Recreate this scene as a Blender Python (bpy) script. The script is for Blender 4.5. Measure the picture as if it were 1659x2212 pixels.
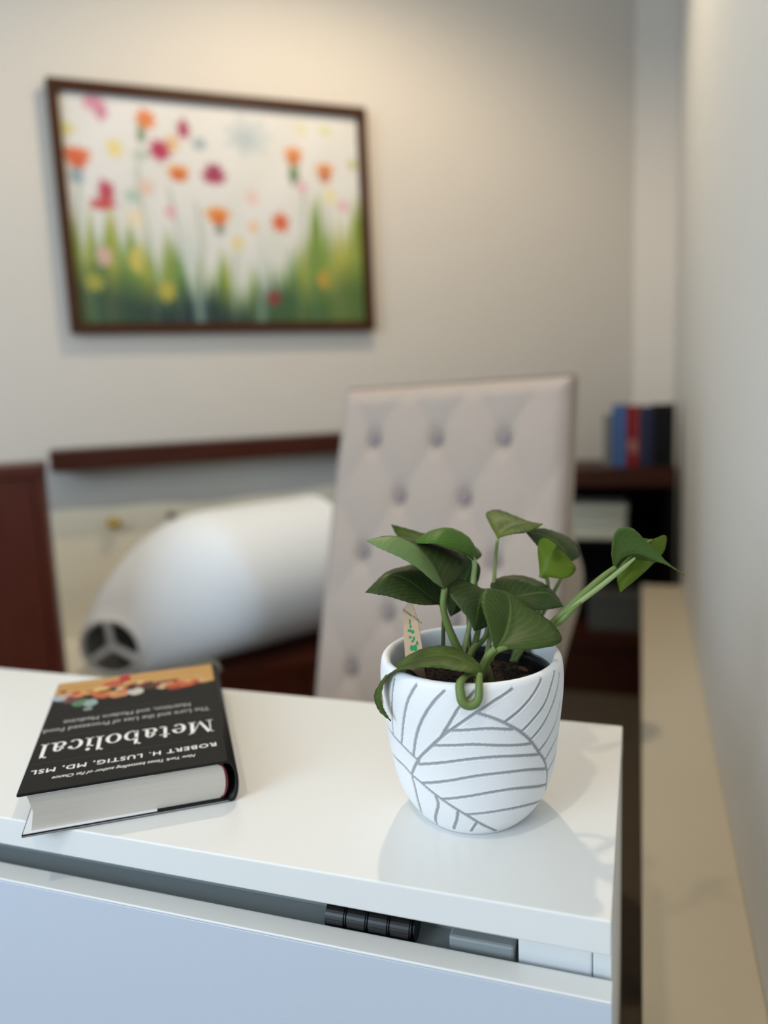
import bpy, bmesh, math, random
import numpy as np
from mathutils import Vector, Matrix

for o in list(bpy.data.objects):
    bpy.data.objects.remove(o, do_unlink=True)
scene = bpy.context.scene
COL = scene.collection
rnd = random.Random(7)

# ------------------------------------------------------------------ camera
CAM_Z = 1.0
YAW, PITCH, ROLL = 0.3267, 0.1544, 0.0423
fwd = Vector((-math.sin(YAW)*math.cos(PITCH), math.cos(YAW)*math.cos(PITCH), -math.sin(PITCH)))
rgt = Vector((math.cos(YAW), math.sin(YAW), 0))
upv = rgt.cross(fwd)
rgt2 = rgt*math.cos(ROLL) - upv*math.sin(ROLL)
upv2 = upv*math.cos(ROLL) + rgt*math.sin(ROLL)
cam = bpy.data.cameras.new('camera')
cam_ob = bpy.data.objects.new('camera', cam)
COL.objects.link(cam_ob)
m = Matrix.Identity(4)
for i in range(3):
    m[i][0], m[i][1], m[i][2] = rgt2[i], upv2[i], -fwd[i]
m[2][3] = CAM_Z
cam_ob.matrix_world = m
cam.sensor_fit = 'VERTICAL'
cam.sensor_height = 36.0
cam.lens = 1656.2/2212*36.0
cam.clip_start = 0.01
cam.dof.use_dof = True
cam.dof.focus_distance = 0.545
cam.dof.aperture_fstop = 2.4
scene.camera = cam_ob

# ------------------------------------------------------------------ world, lamps, exposure
world = bpy.data.worlds.new('world')
scene.world = world
world.use_nodes = True
bg = world.node_tree.nodes['Background']
bg.inputs[0].default_value = (0.80, 0.90, 1.0, 1)
bg.inputs[1].default_value = 1.0

def area_light(name, loc, rot, sx, sy, power, color):
    d = bpy.data.lights.new(name, 'AREA')
    d.shape = 'RECTANGLE'; d.size = sx; d.size_y = sy; d.energy = power; d.color = color
    o = bpy.data.objects.new(name, d); COL.objects.link(o)
    o.location = loc; o.rotation_euler = rot
    return o
def spot_light(name, loc, power, color, radius, angle):
    d = bpy.data.lights.new(name, 'SPOT')
    d.energy = power; d.color = color; d.shadow_soft_size = radius
    d.spot_size = math.radians(angle); d.spot_blend = 0.5
    o = bpy.data.objects.new(name, d); COL.objects.link(o)
    o.location = loc
    return o
# daylight through the window in the wall behind the camera
area_light('window_daylight', (-1.75, -1.84, 1.62), (math.radians(90), 0, math.radians(-6)), 1.7, 1.35, 70, (0.66, 0.83, 1.0))
# recessed ceiling downlights
spot_light('ceiling_downlight_back', (-0.46, 1.66, 2.54), 50, (1.0, 0.82, 0.58), 0.03, 160)
spot_light('ceiling_downlight_front', (-0.30, -0.45, 2.52), 27, (1.0, 0.83, 0.62), 0.035, 130)

scene.view_settings.view_transform = 'Standard'
scene.view_settings.look = 'None'
scene.view_settings.gamma = 1.0
scene.view_settings.use_curve_mapping = False
scene.view_settings.exposure = 0.0

# ------------------------------------------------------------------ helpers
def lin(c):
    c = c/255.0
    return c/12.92 if c <= 0.04045 else ((c+0.055)/1.055)**2.4
def rgb(r, g, b):
    return (lin(r), lin(g), lin(b), 1.0)

def mat(name, color, rough=0.5, metal=0.0, spec=0.5, coat=0.0, noise=0.0, nscale=8.0, bump=0.0, bscale=200.0, stretch=None, color2=None):
    mt = bpy.data.materials.new(name); mt.use_nodes = True
    nt = mt.node_tree; p = nt.nodes['Principled BSDF']
    p.inputs['Base Color'].default_value = color
    p.inputs['Roughness'].default_value = rough
    p.inputs['Metallic'].default_value = metal
    p.inputs['Specular IOR Level'].default_value = spec
    p.inputs['Coat Weight'].default_value = coat
    tc = nt.nodes.new('ShaderNodeTexCoord')
    src = tc.outputs['Object']
    if stretch:
        mp = nt.nodes.new('ShaderNodeMapping'); mp.inputs['Scale'].default_value = stretch
        nt.links.new(src, mp.inputs['Vector']); src = mp.outputs['Vector']
    if noise > 0 or color2:
        n = nt.nodes.new('ShaderNodeTexNoise'); n.inputs['Scale'].default_value = nscale
        n.inputs['Detail'].default_value = 4
        nt.links.new(src, n.inputs['Vector'])
        mx = nt.nodes.new('ShaderNodeMix'); mx.data_type = 'RGBA'
        mx.inputs['A'].default_value = color
        c2 = color2 if color2 else tuple(v*(1-noise) for v in color[:3])+(1,)
        mx.inputs['B'].default_value = c2
        nt.links.new(n.outputs['Fac'], mx.inputs['Factor'])
        nt.links.new(mx.outputs['Result'], p.inputs['Base Color'])
    if bump > 0:
        n2 = nt.nodes.new('ShaderNodeTexNoise'); n2.inputs['Scale'].default_value = bscale
        n2.inputs['Detail'].default_value = 3
        nt.links.new(src, n2.inputs['Vector'])
        b = nt.nodes.new('ShaderNodeBump'); b.inputs['Strength'].default_value = bump
        b.inputs['Distance'].default_value = 0.002
        nt.links.new(n2.outputs['Fac'], b.inputs['Height'])
        nt.links.new(b.outputs['Normal'], p.inputs['Normal'])
    return mt

def mesh_obj(name, me, material=None, parent=None):
    o = bpy.data.objects.new(name, me)
    COL.objects.link(o)
    if material and not me.materials:
        me.materials.append(material)
    if parent:
        o.parent = parent
    return o
def pyd(name, verts, faces, material=None, parent=None, smooth=False):
    me = bpy.data.meshes.new(name)
    me.from_pydata([tuple(v) for v in verts], [], faces)
    if smooth:
        me.polygons.foreach_set('use_smooth', [True]*len(me.polygons))
    me.update()
    return mesh_obj(name, me, material, parent)
def bm_obj(name, bm, material=None, parent=None, smooth=False):
    bmesh.ops.recalc_face_normals(bm, faces=bm.faces)
    me = bpy.data.meshes.new(name); bm.to_mesh(me); bm.free()
    if smooth:
        me.polygons.foreach_set('use_smooth', [True]*len(me.polygons))
    return mesh_obj(name, me, material, parent)
def add_box(bm, x0, x1, y0, y1, z0, z1, bev=0.0, seg=2):
    g = bmesh.ops.create_cube(bm, size=1.0)
    vs = g['verts']
    for v in vs:
        v.co = Vector(((x0+x1)/2+v.co.x*(x1-x0), (y0+y1)/2+v.co.y*(y1-y0), (z0+z1)/2+v.co.z*(z1-z0)))
    if bev > 0:
        es = list({e for v in vs for e in v.link_edges})
        bmesh.ops.bevel(bm, geom=es, offset=bev, segments=seg, affect='EDGES', profile=0.5)
def box(name, b, material, parent=None, bev=0.0, seg=2):
    bm = bmesh.new(); add_box(bm, *b, bev=bev, seg=seg)
    return bm_obj(name, bm, material, parent)
def thing(name, label, cat, loc=(0, 0, 0), rz=0.0, group=None):
    o = bpy.data.objects.new(name, None); COL.objects.link(o)
    o.empty_display_size = 0.05
    o.location = loc; o.rotation_euler = (0, 0, rz)
    return tag(o, label, cat, group)
def tag(o, label, cat, group=None):
    o['label'] = label; o['category'] = cat
    if group: o['group'] = group
    return o
def structure(o, label=None):
    o['kind'] = 'structure'
    if label: o['label'] = label
    return o
def catmull(pts, n):
    P = [np.array(p, float) for p in pts]
    P = [2*P[0]-P[1]] + P + [2*P[-1]-P[-2]]
    out = []
    for i in range(1, len(P)-2):
        for k in range(n):
            t = k/n
            out.append(0.5*((2*P[i])+(-P[i-1]+P[i+1])*t+(2*P[i-1]-5*P[i]+4*P[i+1]-P[i+2])*t*t+(-P[i-1]+3*P[i]-3*P[i+1]+P[i+2])*t**3))
    out.append(P[-2])
    return out
def tube(name, pts, radii, material, parent, n=10, sub=5, smooth=True):
    c = catmull(pts, sub)
    r = [float(v[0]) for v in catmull([(x,) for x in radii], sub)]
    vs, fs = [], []
    prev = None
    for i, p in enumerate(c):
        t = Vector(c[min(i+1, len(c)-1)]) - Vector(c[max(i-1, 0)])
        t.normalize()
        if prev is None:
            a = t.orthogonal().normalized()
        else:
            a = (prev - t*prev.dot(t)).normalized()
        prev = a
        b = t.cross(a)
        for k in range(n):
            th = 2*math.pi*k/n
            vs.append(Vector(p)+(a*math.cos(th)+b*math.sin(th))*max(r[i], 1e-5))
    for i in range(len(c)-1):
        for k in range(n):
            fs.append((i*n+k, i*n+(k+1) % n, (i+1)*n+(k+1) % n, (i+1)*n+k))
    fs.append(tuple(range(n-1, -1, -1)))
    fs.append(tuple((len(c)-1)*n+k for k in range(n)))
    return pyd(name, vs, fs, material, parent, smooth)
def lathe(name, prof, material, parent=None, n=64, smooth=True):
    vs, fs = [], []
    for (r, z) in prof:
        for k in range(n):
            a = 2*math.pi*k/n
            vs.append((r*math.cos(a), r*math.sin(a), z))
    for i in range(len(prof)-1):
        for k in range(n):
            fs.append((i*n+k, i*n+(k+1) % n, (i+1)*n+(k+1) % n, (i+1)*n+k))
    return pyd(name, vs, fs, material, parent, smooth)

# ------------------------------------------------------------------ materials
M_wall = mat('painted_wall', rgb(206, 198, 188), 0.75, noise=0.03, nscale=3, bump=0.08, bscale=350)
M_wall2 = mat('painted_wall_right', rgb(208, 207, 203), 0.75, noise=0.03, nscale=3, bump=0.08, bscale=350)
M_ceil = mat('ceiling_paint', rgb(235, 232, 225), 0.85, noise=0.02)
M_floor = mat('floor_carpet', rgb(88, 76, 62), 0.9, noise=0.35, nscale=60, bump=0.4, bscale=300)
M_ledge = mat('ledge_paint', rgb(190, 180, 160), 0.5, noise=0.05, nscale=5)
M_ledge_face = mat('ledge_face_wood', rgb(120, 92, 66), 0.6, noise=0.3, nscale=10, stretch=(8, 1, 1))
M_white = mat('white_lacquered_steel', rgb(232, 232, 230), 0.22, noise=0.015, nscale=4, bump=0.02, bscale=600)
M_whitem = mat('white_matt_steel', rgb(226, 228, 228), 0.38, noise=0.02, nscale=4, bump=0.02, bscale=500)
M_drawer = mat('white_lacquer_cool_reflection', rgb(198, 205, 218), 0.3, noise=0.015, nscale=4, bump=0.02, bscale=600)  # white drawer lacquer, its dim bluish reflection put into the colour
M_grey = mat('grey_steel', rgb(150, 156, 156), 0.5, noise=0.05)
M_black = mat('black_plastic', rgb(12, 12, 13), 0.32, noise=0.2, nscale=40, spec=0.35)
M_mahog = mat('mahogany_veneer', rgb(72, 30, 14), 0.38, color2=rgb(44, 15, 6), nscale=14, stretch=(0.6, 1, 9), spec=0.25)
M_mahog_red = mat('red_mahogany_veneer', rgb(84, 34, 20), 0.36, color2=rgb(60, 20, 9), nscale=14, stretch=(6, 1, 0.6), spec=0.25)
M_backgrey = mat('grey_back_board', rgb(188, 186, 181), 0.8, noise=0.05)
M_cream = mat('cream_board', rgb(240, 231, 210), 0.6, noise=0.04, nscale=6)
M_shade = mat('white_lampshade_fabric', rgb(236, 238, 240), 0.8, noise=0.03, nscale=60, bump=0.15, bscale=400)
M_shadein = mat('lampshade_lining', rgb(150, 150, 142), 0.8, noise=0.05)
M_brass = mat('brass', rgb(190, 160, 50), 0.35, metal=0.6, noise=0.1)
M_brown = mat('brown_knob', rgb(120, 84, 52), 0.5, noise=0.1)
M_fabric = mat('taupe_linen', rgb(180, 166, 156), 0.9, noise=0.10, nscale=250, bump=0.35, bscale=700)
M_fabric_side = mat('beige_linen', rgb(192, 180, 164), 0.9, noise=0.10, nscale=250, bump=0.35, bscale=700)
M_button = mat('tuft_button_fabric', rgb(150, 138, 140), 0.9, noise=0.1, nscale=200)
M_leg = mat('dark_leg_wood', rgb(52, 32, 22), 0.4, noise=0.3, nscale=20, stretch=(1, 1, 0.2))
M_frame = mat('walnut_frame', rgb(78, 44, 18), 0.4, color2=rgb(46, 23, 9), nscale=20, stretch=(0.5, 1, 6), spec=0.2)
M_shelf = mat('dark_bookcase_wood', rgb(66, 30, 14), 0.5, color2=rgb(40, 15, 6), nscale=12, stretch=(0.6, 1, 8), spec=0.2)
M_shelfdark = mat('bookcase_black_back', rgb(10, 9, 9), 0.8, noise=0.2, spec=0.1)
M_pot_in = mat('pot_inside', rgb(186, 192, 192), 0.5, noise=0.05)
M_soil = mat('potting_soil', rgb(58, 42, 30), 0.95, color2=rgb(20, 14, 10), nscale=420, bump=1.0, bscale=500)
M_bark = mat('bark_bit', rgb(112, 84, 60), 0.9, noise=0.4, nscale=300)
M_nursery = mat('black_nursery_pot', rgb(26, 28, 28), 0.35, noise=0.1)
M_jacket = mat('black_dust_jacket', rgb(20, 20, 20), 0.5, noise=0.12, nscale=30, spec=0.22)
M_pages = mat('page_edges', rgb(214, 206, 196), 0.85, color2=rgb(176, 168, 158), nscale=60, stretch=(0.25, 0.25, 60))
M_paper = mat('white_paper', rgb(236, 236, 238), 0.7, noise=0.02)
M_ink = mat('white_ink', rgb(238, 238, 236), 0.6, noise=0.02)
M_inkgrey = mat('grey_ink', rgb(168, 168, 166), 0.6, noise=0.05)
M_inkdim = mat('dim_ink', rgb(62, 62, 61), 0.6, noise=0.05)
M_headband = mat('dark_red_headband', rgb(120, 20, 40), 0.7, noise=0.2, nscale=300)
M_kraft = mat('kraft_card', rgb(196, 166, 136), 0.85, noise=0.15, nscale=120, bump=0.1)
M_darkink = mat('dark_print', rgb(50, 40, 34), 0.8, noise=0.1)
M_greenink = mat('green_print', rgb(40, 140, 84), 0.8, noise=0.15, nscale=200)
M_darkgreen = mat('dark_green_print', rgb(22, 44, 38), 0.6, noise=0.1)

def leaf_mat(name, top, var, trans):
    mt = bpy.data.materials.new(name); mt.use_nodes = True
    nt = mt.node_tree; p = nt.nodes['Principled BSDF']; out = nt.nodes['Material Output']
    uv = nt.nodes.new('ShaderNodeUVMap'); uv.uv_map = 'uv'
    sep = nt.nodes.new('ShaderNodeSeparateXYZ'); nt.links.new(uv.outputs[0], sep.inputs[0])
    # distance from the midrib
    sub = nt.nodes.new('ShaderNodeMath'); sub.operation = 'SUBTRACT'; sub.inputs[1].default_value = 0.5
    nt.links.new(sep.outputs['Y'], sub.inputs[0])
    ab = nt.nodes.new('ShaderNodeMath'); ab.operation = 'ABSOLUTE'; nt.links.new(sub.outputs[0], ab.inputs[0])
    rib = nt.nodes.new('ShaderNodeMapRange'); rib.inputs['From Min'].default_value = 0.005; rib.inputs['From Max'].default_value = 0.03
    rib.inputs['To Min'].default_value = 0.55; rib.inputs['To Max'].default_value = 0.0
    nt.links.new(ab.outputs[0], rib.inputs['Value'])
    # side veins sweep towards the tip
    mul = nt.nodes.new('ShaderNodeMath'); mul.operation = 'MULTIPLY_ADD'; mul.inputs[1].default_value = -0.9
    nt.links.new(ab.outputs[0], mul.inputs[0]); nt.links.new(sep.outputs['X'], mul.inputs[2])
    sc = nt.nodes.new('ShaderNodeMath'); sc.operation = 'MULTIPLY'; sc.inputs[1].default_value = 70.0
    nt.links.new(mul.outputs[0], sc.inputs[0])
    sn = nt.nodes.new('ShaderNodeMath'); sn.operation = 'SINE'; nt.links.new(sc.outputs[0], sn.inputs[0])
    tc = nt.nodes.new('ShaderNodeTexCoord')
    n1 = nt.nodes.new('ShaderNodeTexNoise'); n1.inputs['Scale'].default_value = 45; n1.inputs['Detail'].default_value = 5
    nt.links.new(tc.outputs['Object'], n1.inputs['Vector'])
    ramp = nt.nodes.new('ShaderNodeMapRange'); ramp.inputs['From Min'].default_value = 0.45; ramp.inputs['From Max'].default_value = 0.75
    ramp.inputs['To Max'].default_value = 0.75
    nt.links.new(n1.outputs['Fac'], ramp.inputs['Value'])
    mx = nt.nodes.new('ShaderNodeMix'); mx.data_type = 'RGBA'
    mx.inputs['A'].default_value = top; mx.inputs['B'].default_value = var
    nt.links.new(ramp.outputs['Result'], mx.inputs['Factor'])
    mx2 = nt.nodes.new('ShaderNodeMix'); mx2.data_type = 'RGBA'
    mx2.inputs['B'].default_value = rgb(104, 126, 70)
    nt.links.new(rib.outputs['Result'], mx2.inputs['Factor']); nt.links.new(mx.outputs['Result'], mx2.inputs['A'])
    vn = nt.nodes.new('ShaderNodeMapRange'); vn.inputs['From Min'].default_value = 0.82; vn.inputs['From Max'].default_value = 1.0
    vn.inputs['To Max'].default_value = 0.16
    nt.links.new(sn.outputs[0], vn.inputs['Value'])
    mx3 = nt.nodes.new('ShaderNodeMix'); mx3.data_type = 'RGBA'; mx3.inputs['B'].default_value = rgb(120, 138, 84)
    nt.links.new(vn.outputs['Result'], mx3.inputs['Factor']); nt.links.new(mx2.outputs['Result'], mx3.inputs['A'])
    mx2 = mx3
    nt.links.new(mx2.outputs['Result'], p.inputs['Base Color'])
    p.inputs['Roughness'].default_value = 0.48
    p.inputs['Specular IOR Level'].default_value = 0.22
    bmp = nt.nodes.new('ShaderNodeBump'); bmp.inputs['Strength'].default_value = 0.02; bmp.inputs['Distance'].default_value = 0.0015
    nt.links.new(sn.outputs[0], bmp.inputs['Height']); nt.links.new(bmp.outputs['Normal'], p.inputs['Normal'])
    tr = nt.nodes.new('ShaderNodeBsdfTranslucent')
    nt.links.new(mx2.outputs['Result'], tr.inputs['Color'])
    ms = nt.nodes.new('ShaderNodeMixShader'); ms.inputs[0].default_value = trans
    nt.links.new(p.outputs[0], ms.inputs[1]); nt.links.new(tr.outputs[0], ms.inputs[2])
    nt.links.new(ms.outputs[0], out.inputs[0])
    return mt
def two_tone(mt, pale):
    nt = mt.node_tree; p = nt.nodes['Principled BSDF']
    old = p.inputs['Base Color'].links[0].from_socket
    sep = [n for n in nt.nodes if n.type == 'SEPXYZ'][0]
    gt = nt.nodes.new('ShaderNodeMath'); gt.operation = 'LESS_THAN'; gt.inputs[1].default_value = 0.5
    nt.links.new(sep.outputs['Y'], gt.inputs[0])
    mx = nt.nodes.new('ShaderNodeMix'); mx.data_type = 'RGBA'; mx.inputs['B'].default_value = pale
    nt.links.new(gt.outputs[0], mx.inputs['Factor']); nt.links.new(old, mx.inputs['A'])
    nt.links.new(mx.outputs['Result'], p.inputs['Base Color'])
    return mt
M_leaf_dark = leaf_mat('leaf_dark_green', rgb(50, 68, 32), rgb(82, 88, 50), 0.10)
M_leaf_mid = leaf_mat('leaf_green', rgb(54, 76, 28), rgb(66, 84, 34), 0.10)
M_leaf_light = leaf_mat('leaf_pale_green', rgb(76, 100, 46), rgb(88, 112, 54), 0.2)
M_leaf_bright = leaf_mat('leaf_bright_green', rgb(104, 128, 36), rgb(128, 146, 48), 0.35)
M_leaf_var = leaf_mat('leaf_yellow_green', rgb(60, 82, 30), rgb(110, 122, 50), 0.15)
M_leaf_arch = leaf_mat('leaf_fresh_green', rgb(68, 106, 34), rgb(82, 118, 42), 0.2)
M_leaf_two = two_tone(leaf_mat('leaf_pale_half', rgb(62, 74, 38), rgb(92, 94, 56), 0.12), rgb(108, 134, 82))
M_stem = mat('green_petiole', rgb(108, 128, 66), 0.5, noise=0.25, nscale=60, spec=0.4)
M_stem_pale = mat('pale_green_petiole', rgb(148, 166, 108), 0.5, noise=0.2, nscale=60, spec=0.4)
M_stem_dark = mat('olive_petiole', rgb(98, 104, 60), 0.55, noise=0.35, nscale=80, spec=0.4)

# ------------------------------------------------------------------ the room
WY = 0.6941
DV = Vector((math.cos(WY), math.sin(WY), 0)); NV = Vector((math.sin(WY), -math.cos(WY), 0))
def wp(s, d, z=0.0):
    v = DV*s - NV*d
    return Vector((v.x, v.y, z))
H_CEIL = 2.6
def wall(name, p0, p1, out, z0=0.0, z1=H_CEIL, material=M_wall, label=None):
    p0, p1, out = Vector(p0), Vector(p1), Vector(out)
    q = [p0, p1, p1+out, p0+out]
    vs = [(p.x, p.y, z0) for p in q]+[(p.x, p.y, z1) for p in q]
    fs = [(0, 1, 2, 3), (4, 5, 6, 7), (0, 1, 5, 4), (1, 2, 6, 5), (2, 3, 7, 6), (3, 0, 4, 7)]
    bm = bmesh.new()
    bv = [bm.verts.new(v) for v in vs]
    for f in fs: bm.faces.new([bv[i] for i in f])
    return structure(bm_obj(name, bm, material), label)
structure(box('floor', (-3.4, 0.4, -2.1, 3.7, -0.1, 0.0), M_floor), 'dark brown floor behind the furniture')
structure(box('ceiling', (-3.4, 0.4, -2.1, 3.7, H_CEIL, H_CEIL+0.1), M_ceil))
D_WALL = 2.477
a0, a1 = wp(-1.9, D_WALL), wp(2.02, D_WALL)
wall('wall_back', (a0.x, a0.y, 0), (a1.x, a1.y, 0), -NV*0.12, label='off-white wall behind the painting')
wall('wall_corner', (a1.x, a1.y, 0), (0.1195, a1.y-0.01, 0), (0.0, 0.10, 0), label='pale narrow wall section beside the corner')
wall('wall_left', (a0.x, a0.y, 0), (a0.x, -1.9, 0), (-0.12, 0, 0))
structure(box('wall_right', (0.120, 0.26, -1.9, 3.30, 0, H_CEIL), M_wall2), 'pale grey wall at the right edge above the ledge')
# rear wall with a window opening, behind the camera
bm = bmesh.new()
WX0, WX1, WZ0, WZ1 = -2.65, -0.85, 0.9, 2.35
add_box(bm, a0.x, WX0, -2.02, -1.9, 0, H_CEIL)
add_box(bm, WX1, 0.120, -2.02, -1.9, 0, H_CEIL)
add_box(bm, WX0, WX1, -2.02, -1.9, 0, WZ0)
add_box(bm, WX0, WX1, -2.02, -1.9, WZ1, H_CEIL)
structure(bm_obj('wall_rear', bm, M_wall2))
win = bpy.data.objects.new('window_1', None); COL.objects.link(win); structure(win, 'window behind the camera')
box('window_frame', (WX0, WX1, -1.98, -1.92, WZ0, WZ0+0.05), M_white, win)
box('window_frame', (WX0, WX1, -1.98, -1.92, WZ1-0.05, WZ1), M_white, win)
box('window_frame', (WX0, WX0+0.05, -1.98, -1.92, WZ0+0.05, WZ1-0.05), M_white, win)
box('window_frame', (WX1-0.05, WX1, -1.98, -1.92, WZ0+0.05, WZ1-0.05), M_white, win)
# ledge running along the right wall
tr = bpy.data.objects.new('trim_1', None); COL.objects.link(tr); structure(tr, 'beige ledge running along the right wall beside the cabinet')
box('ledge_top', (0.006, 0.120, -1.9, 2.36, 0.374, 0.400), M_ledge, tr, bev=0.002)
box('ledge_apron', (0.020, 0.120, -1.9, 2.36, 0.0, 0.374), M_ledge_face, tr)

# ------------------------------------------------------------------ white cabinet
TOP = CAM_Z-0.3186
XL, XR, YF, YB = -0.86, -0.014, 0.4335, 0.7131
cab = thing('storage_cabinet', 'white steel drawer cabinet with a four-dial lock, carrying the book and pot', 'cabinet', ((XL+XR)/2, (YF+YB)/2, 0))
def cb(b):   # world box to cabinet-local box
    cx, cy = (XL+XR)/2, (YF+YB)/2
    return (b[0]-cx, b[1]-cx, b[2]-cy, b[3]-cy, b[4], b[5])
SLB = TOP-0.0236
box('top_panel', cb((XL, XR, YF, YB, SLB, TOP)), M_white, cab, bev=0.0013, seg=3)
box('side_panel', cb((XR-0.012, XR-0.0005, YF+0.020, YB-0.001, 0.02, SLB-0.0003)), M_whitem, cab, bev=0.0008)
box('side_panel', cb((XL+0.0005, XL+0.012, YF+0.020, YB-0.001, 0.02, SLB-0.0003)), M_whitem, cab, bev=0.0008)
box('back_panel', cb((XL+0.0125, XR-0.0125, YB-0.012, YB-0.002, 0.02, SLB-0.0005)), M_whitem, cab)
box('plinth', cb((XL+0.02, XR-0.02, YF+0.04, YB-0.02, 0.0, 0.0195)), M_grey, cab)
DRT = CAM_Z-0.3705
box('drawer_front', cb((XL+0.001, XR+0.0005, YF-0.003, YF+0.0155, 0.345, DRT-0.0022)), M_drawer, cab, bev=0.0005, seg=2)
box('drawer_lit_edge', cb((XL+0.001, XR+0.0005, YF-0.003, YF+0.0155, DRT-0.0021, DRT)), M_white, cab, bev=0.0009, seg=3)  # top edge of the same drawer front, kept whiter to look lamp-lit
box('drawer_front', cb((XL+0.001, XR+0.0005, YF-0.003, YF+0.0155, 0.025, 0.340)), M_drawer, cab, bev=0.0013, seg=3)
box('recess_back', cb((XL+0.0125, XR-0.0125, YF+0.046, YF+0.049, 0.5, SLB-0.0005)), M_grey, cab)
box('drawer_body', cb((XL+0.014, XR-0.014, YF+0.016, YF+0.0455, 0.40, CAM_Z-0.3800)), M_grey, cab)
box('slide_cover', cb((-0.121, -0.0765, YF+0.022, YF+0.044, CAM_Z-0.3795, CAM_Z-0.3660)), M_grey, cab, bev=0.002)
box('corner_block', cb((-0.0735, -0.0265, YF+0.020, YF+0.045, CAM_Z-0.3798, SLB-0.0006)), M_whitem, cab, bev=0.0015)
lock = bpy.data.objects.new('combination_lock', None); COL.objects.link(lock); lock.parent = cab
lock.location = (0, 0, 0); lock['label'] = 'black four-dial combination lock in the gap'
for i in range(4):
    bm = bmesh.new()
    bmesh.ops.create_cone(bm, cap_ends=True, segments=40, radius1=0.0122, radius2=0.0122, depth=0.0152)
    bmesh.ops.bevel(bm, geom=[e for e in bm.edges if len(e.link_faces) == 2 and abs(e.verts[0].co.z-e.verts[1].co.z) < 1e-6], offset=0.0012, segments=2, affect='EDGES')
    d = bm_obj('dial', bm, M_black, lock, smooth=False)
    d.rotation_euler = (0, math.radians(90), 0)
    d.location = (-0.2105+0.0078+i*0.0161-(XL+XR)/2, YF+0.0285-(YF+YB)/2, CAM_Z-0.3700)
bm = bmesh.new(); bmesh.ops.create_cone(bm, cap_ends=True, segments=24, radius1=0.0085, radius2=0.0085, depth=0.066)
ax = bm_obj('axle', bm, M_black, lock); ax.rotation_euler = (0, math.radians(90), 0)
ax.location = (-0.1780-(XL+XR)/2, YF+0.0285-(YF+YB)/2, CAM_Z-0.3700)

# ------------------------------------------------------------------ hardcover book
BW, BL, BT = 0.159, 0.235, 0.0352
book = thing('hardcover_book', 'thick black hardcover book lying upside down on the white cabinet, white title', 'book', (-0.4371, 0.4129, TOP+0.0003), 0.5935)
CV = 0.0024
fc = box('front_cover', (0.0, BW-0.004, 0.0, BL, BT-CV, BT), M_jacket, book, bev=0.0007)
bc = box('back_cover', (0.0, BW-0.004, 0.0, BL, 0.0, CV), M_jacket, book, bev=0.0007)
# rounded spine with the hinge wrap
sp, sf = [], []
NS = 14
for j, y in enumerate((0.0, BL)):
    for i in range(NS+1):
        a = -math.pi/2+math.pi*i/NS
        sp.append((BW-0.0045+0.0075*math.cos(a)**0.8 if 0 < i < NS else BW-0.0045, y, BT/2+(BT/2)*math.sin(a)))
    for i in range(NS+1):
        a = -math.pi/2+math.pi*i/NS
        sp.append((BW-0.0065+0.0070*max(math.cos(a), 0)**0.8 if 0 < i < NS else BW-0.0065, y, BT/2+(BT/2-0.0022)*math.sin(a)))
k = 2*(NS+1)
for i in range(NS):
    sf += [(i, i+1, k+i+1, k+i), (NS+1+i, k+NS+1+i, k+NS+2+i, NS+2+i), (i, NS+1+i, NS+2+i, i+1), (k+i, k+i+1, k+NS+2+i, k+NS+1+i)]
pyd('spine', sp, sf, M_jacket, book, True)
# page block with slightly rounded spine side
pp, pf = [], []
prof = [(0.0065, CV+0.0004)]+[(BW-0.0125+0.0055*math.cos(-math.pi/2+math.pi*i/10), BT/2+(BT/2-CV-0.0004)*math.sin(-math.pi/2+math.pi*i/10)) for i in range(11)]+[(0.0060, BT-CV-0.0004), (0.0092, BT/2)]
for y in (0.0038, BL-0.0038):
    pp += [(x, y, z) for x, z in prof]
n = len(prof)
pf = [tuple(range(n)), tuple(range(2*n-1, n-1, -1))]+[(i, n+i, n+(i+1) % n, (i+1) % n) for i in range(n)]
bm = bmesh.new(); bvs = [bm.verts.new(v) for v in pp]
for f in pf: bm.faces.new([bvs[i] for i in f])
bm_obj('page_block', bm, M_pages, book)
hb = []
for i in range(11):
    a = -math.pi/2+math.pi*i/10
    hb.append((BW-0.0118+0.0062*math.cos(a), 0.0032, BT/2+(BT/2-CV-0.0012)*math.sin(a)))
tube('headband', hb, [0.0007]*11, M_headband, book, n=6, sub=2)
# jacket flap folded over the inside of the back cover, and the thin flap edge under the front cover
box('jacket_flap', (0.001, 0.098, 0.0006, BL-0.002, CV+0.0001, CV+0.0004), M_paper, bc)
box('jacket_flap', (0.001, 0.098, 0.0006, BL-0.002, BT-CV-0.0004, BT-CV-0.0001), M_paper, fc)
bmw = bmesh.new(); add_box(bmw, 0.0005, BW-0.006, -0.0003, 0.0, 0.0009, 0.0014)
bm_obj('jacket_edge', bmw, M_inkgrey, bc)

def text_mesh(name, body, size, loc, rz, material, parent, width=None, align='CENTER', offset=0.0, shear=0.0, spacing=1.0, xs=1.0):
    cu = bpy.data.curves.new(name+'_curve', 'FONT')
    cu.body = body; cu.size = size; cu.align_x = align; cu.align_y = 'CENTER'
    cu.offset = offset; cu.shear = shear; cu.space_character = spacing; cu.resolution_u = 3
    tmp = bpy.data.objects.new(name+'_tmp', cu); COL.objects.link(tmp)
    bpy.context.view_layer.update()
    me = bpy.data.meshes.new_from_object(tmp.evaluated_get(bpy.context.evaluated_depsgraph_get()))
    bpy.data.objects.remove(tmp, do_unlink=True)
    if width:
        xsv = [v.co.x for v in me.vertices]
        w = max(xsv)-min(xsv)
        for v in me.vertices: v.co.x *= width/w
    me.materials.clear()
    o = mesh_obj(name, me, material, parent)
    o.location = loc; o.rotation_euler = (0, 0, rz)
    return o
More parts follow.
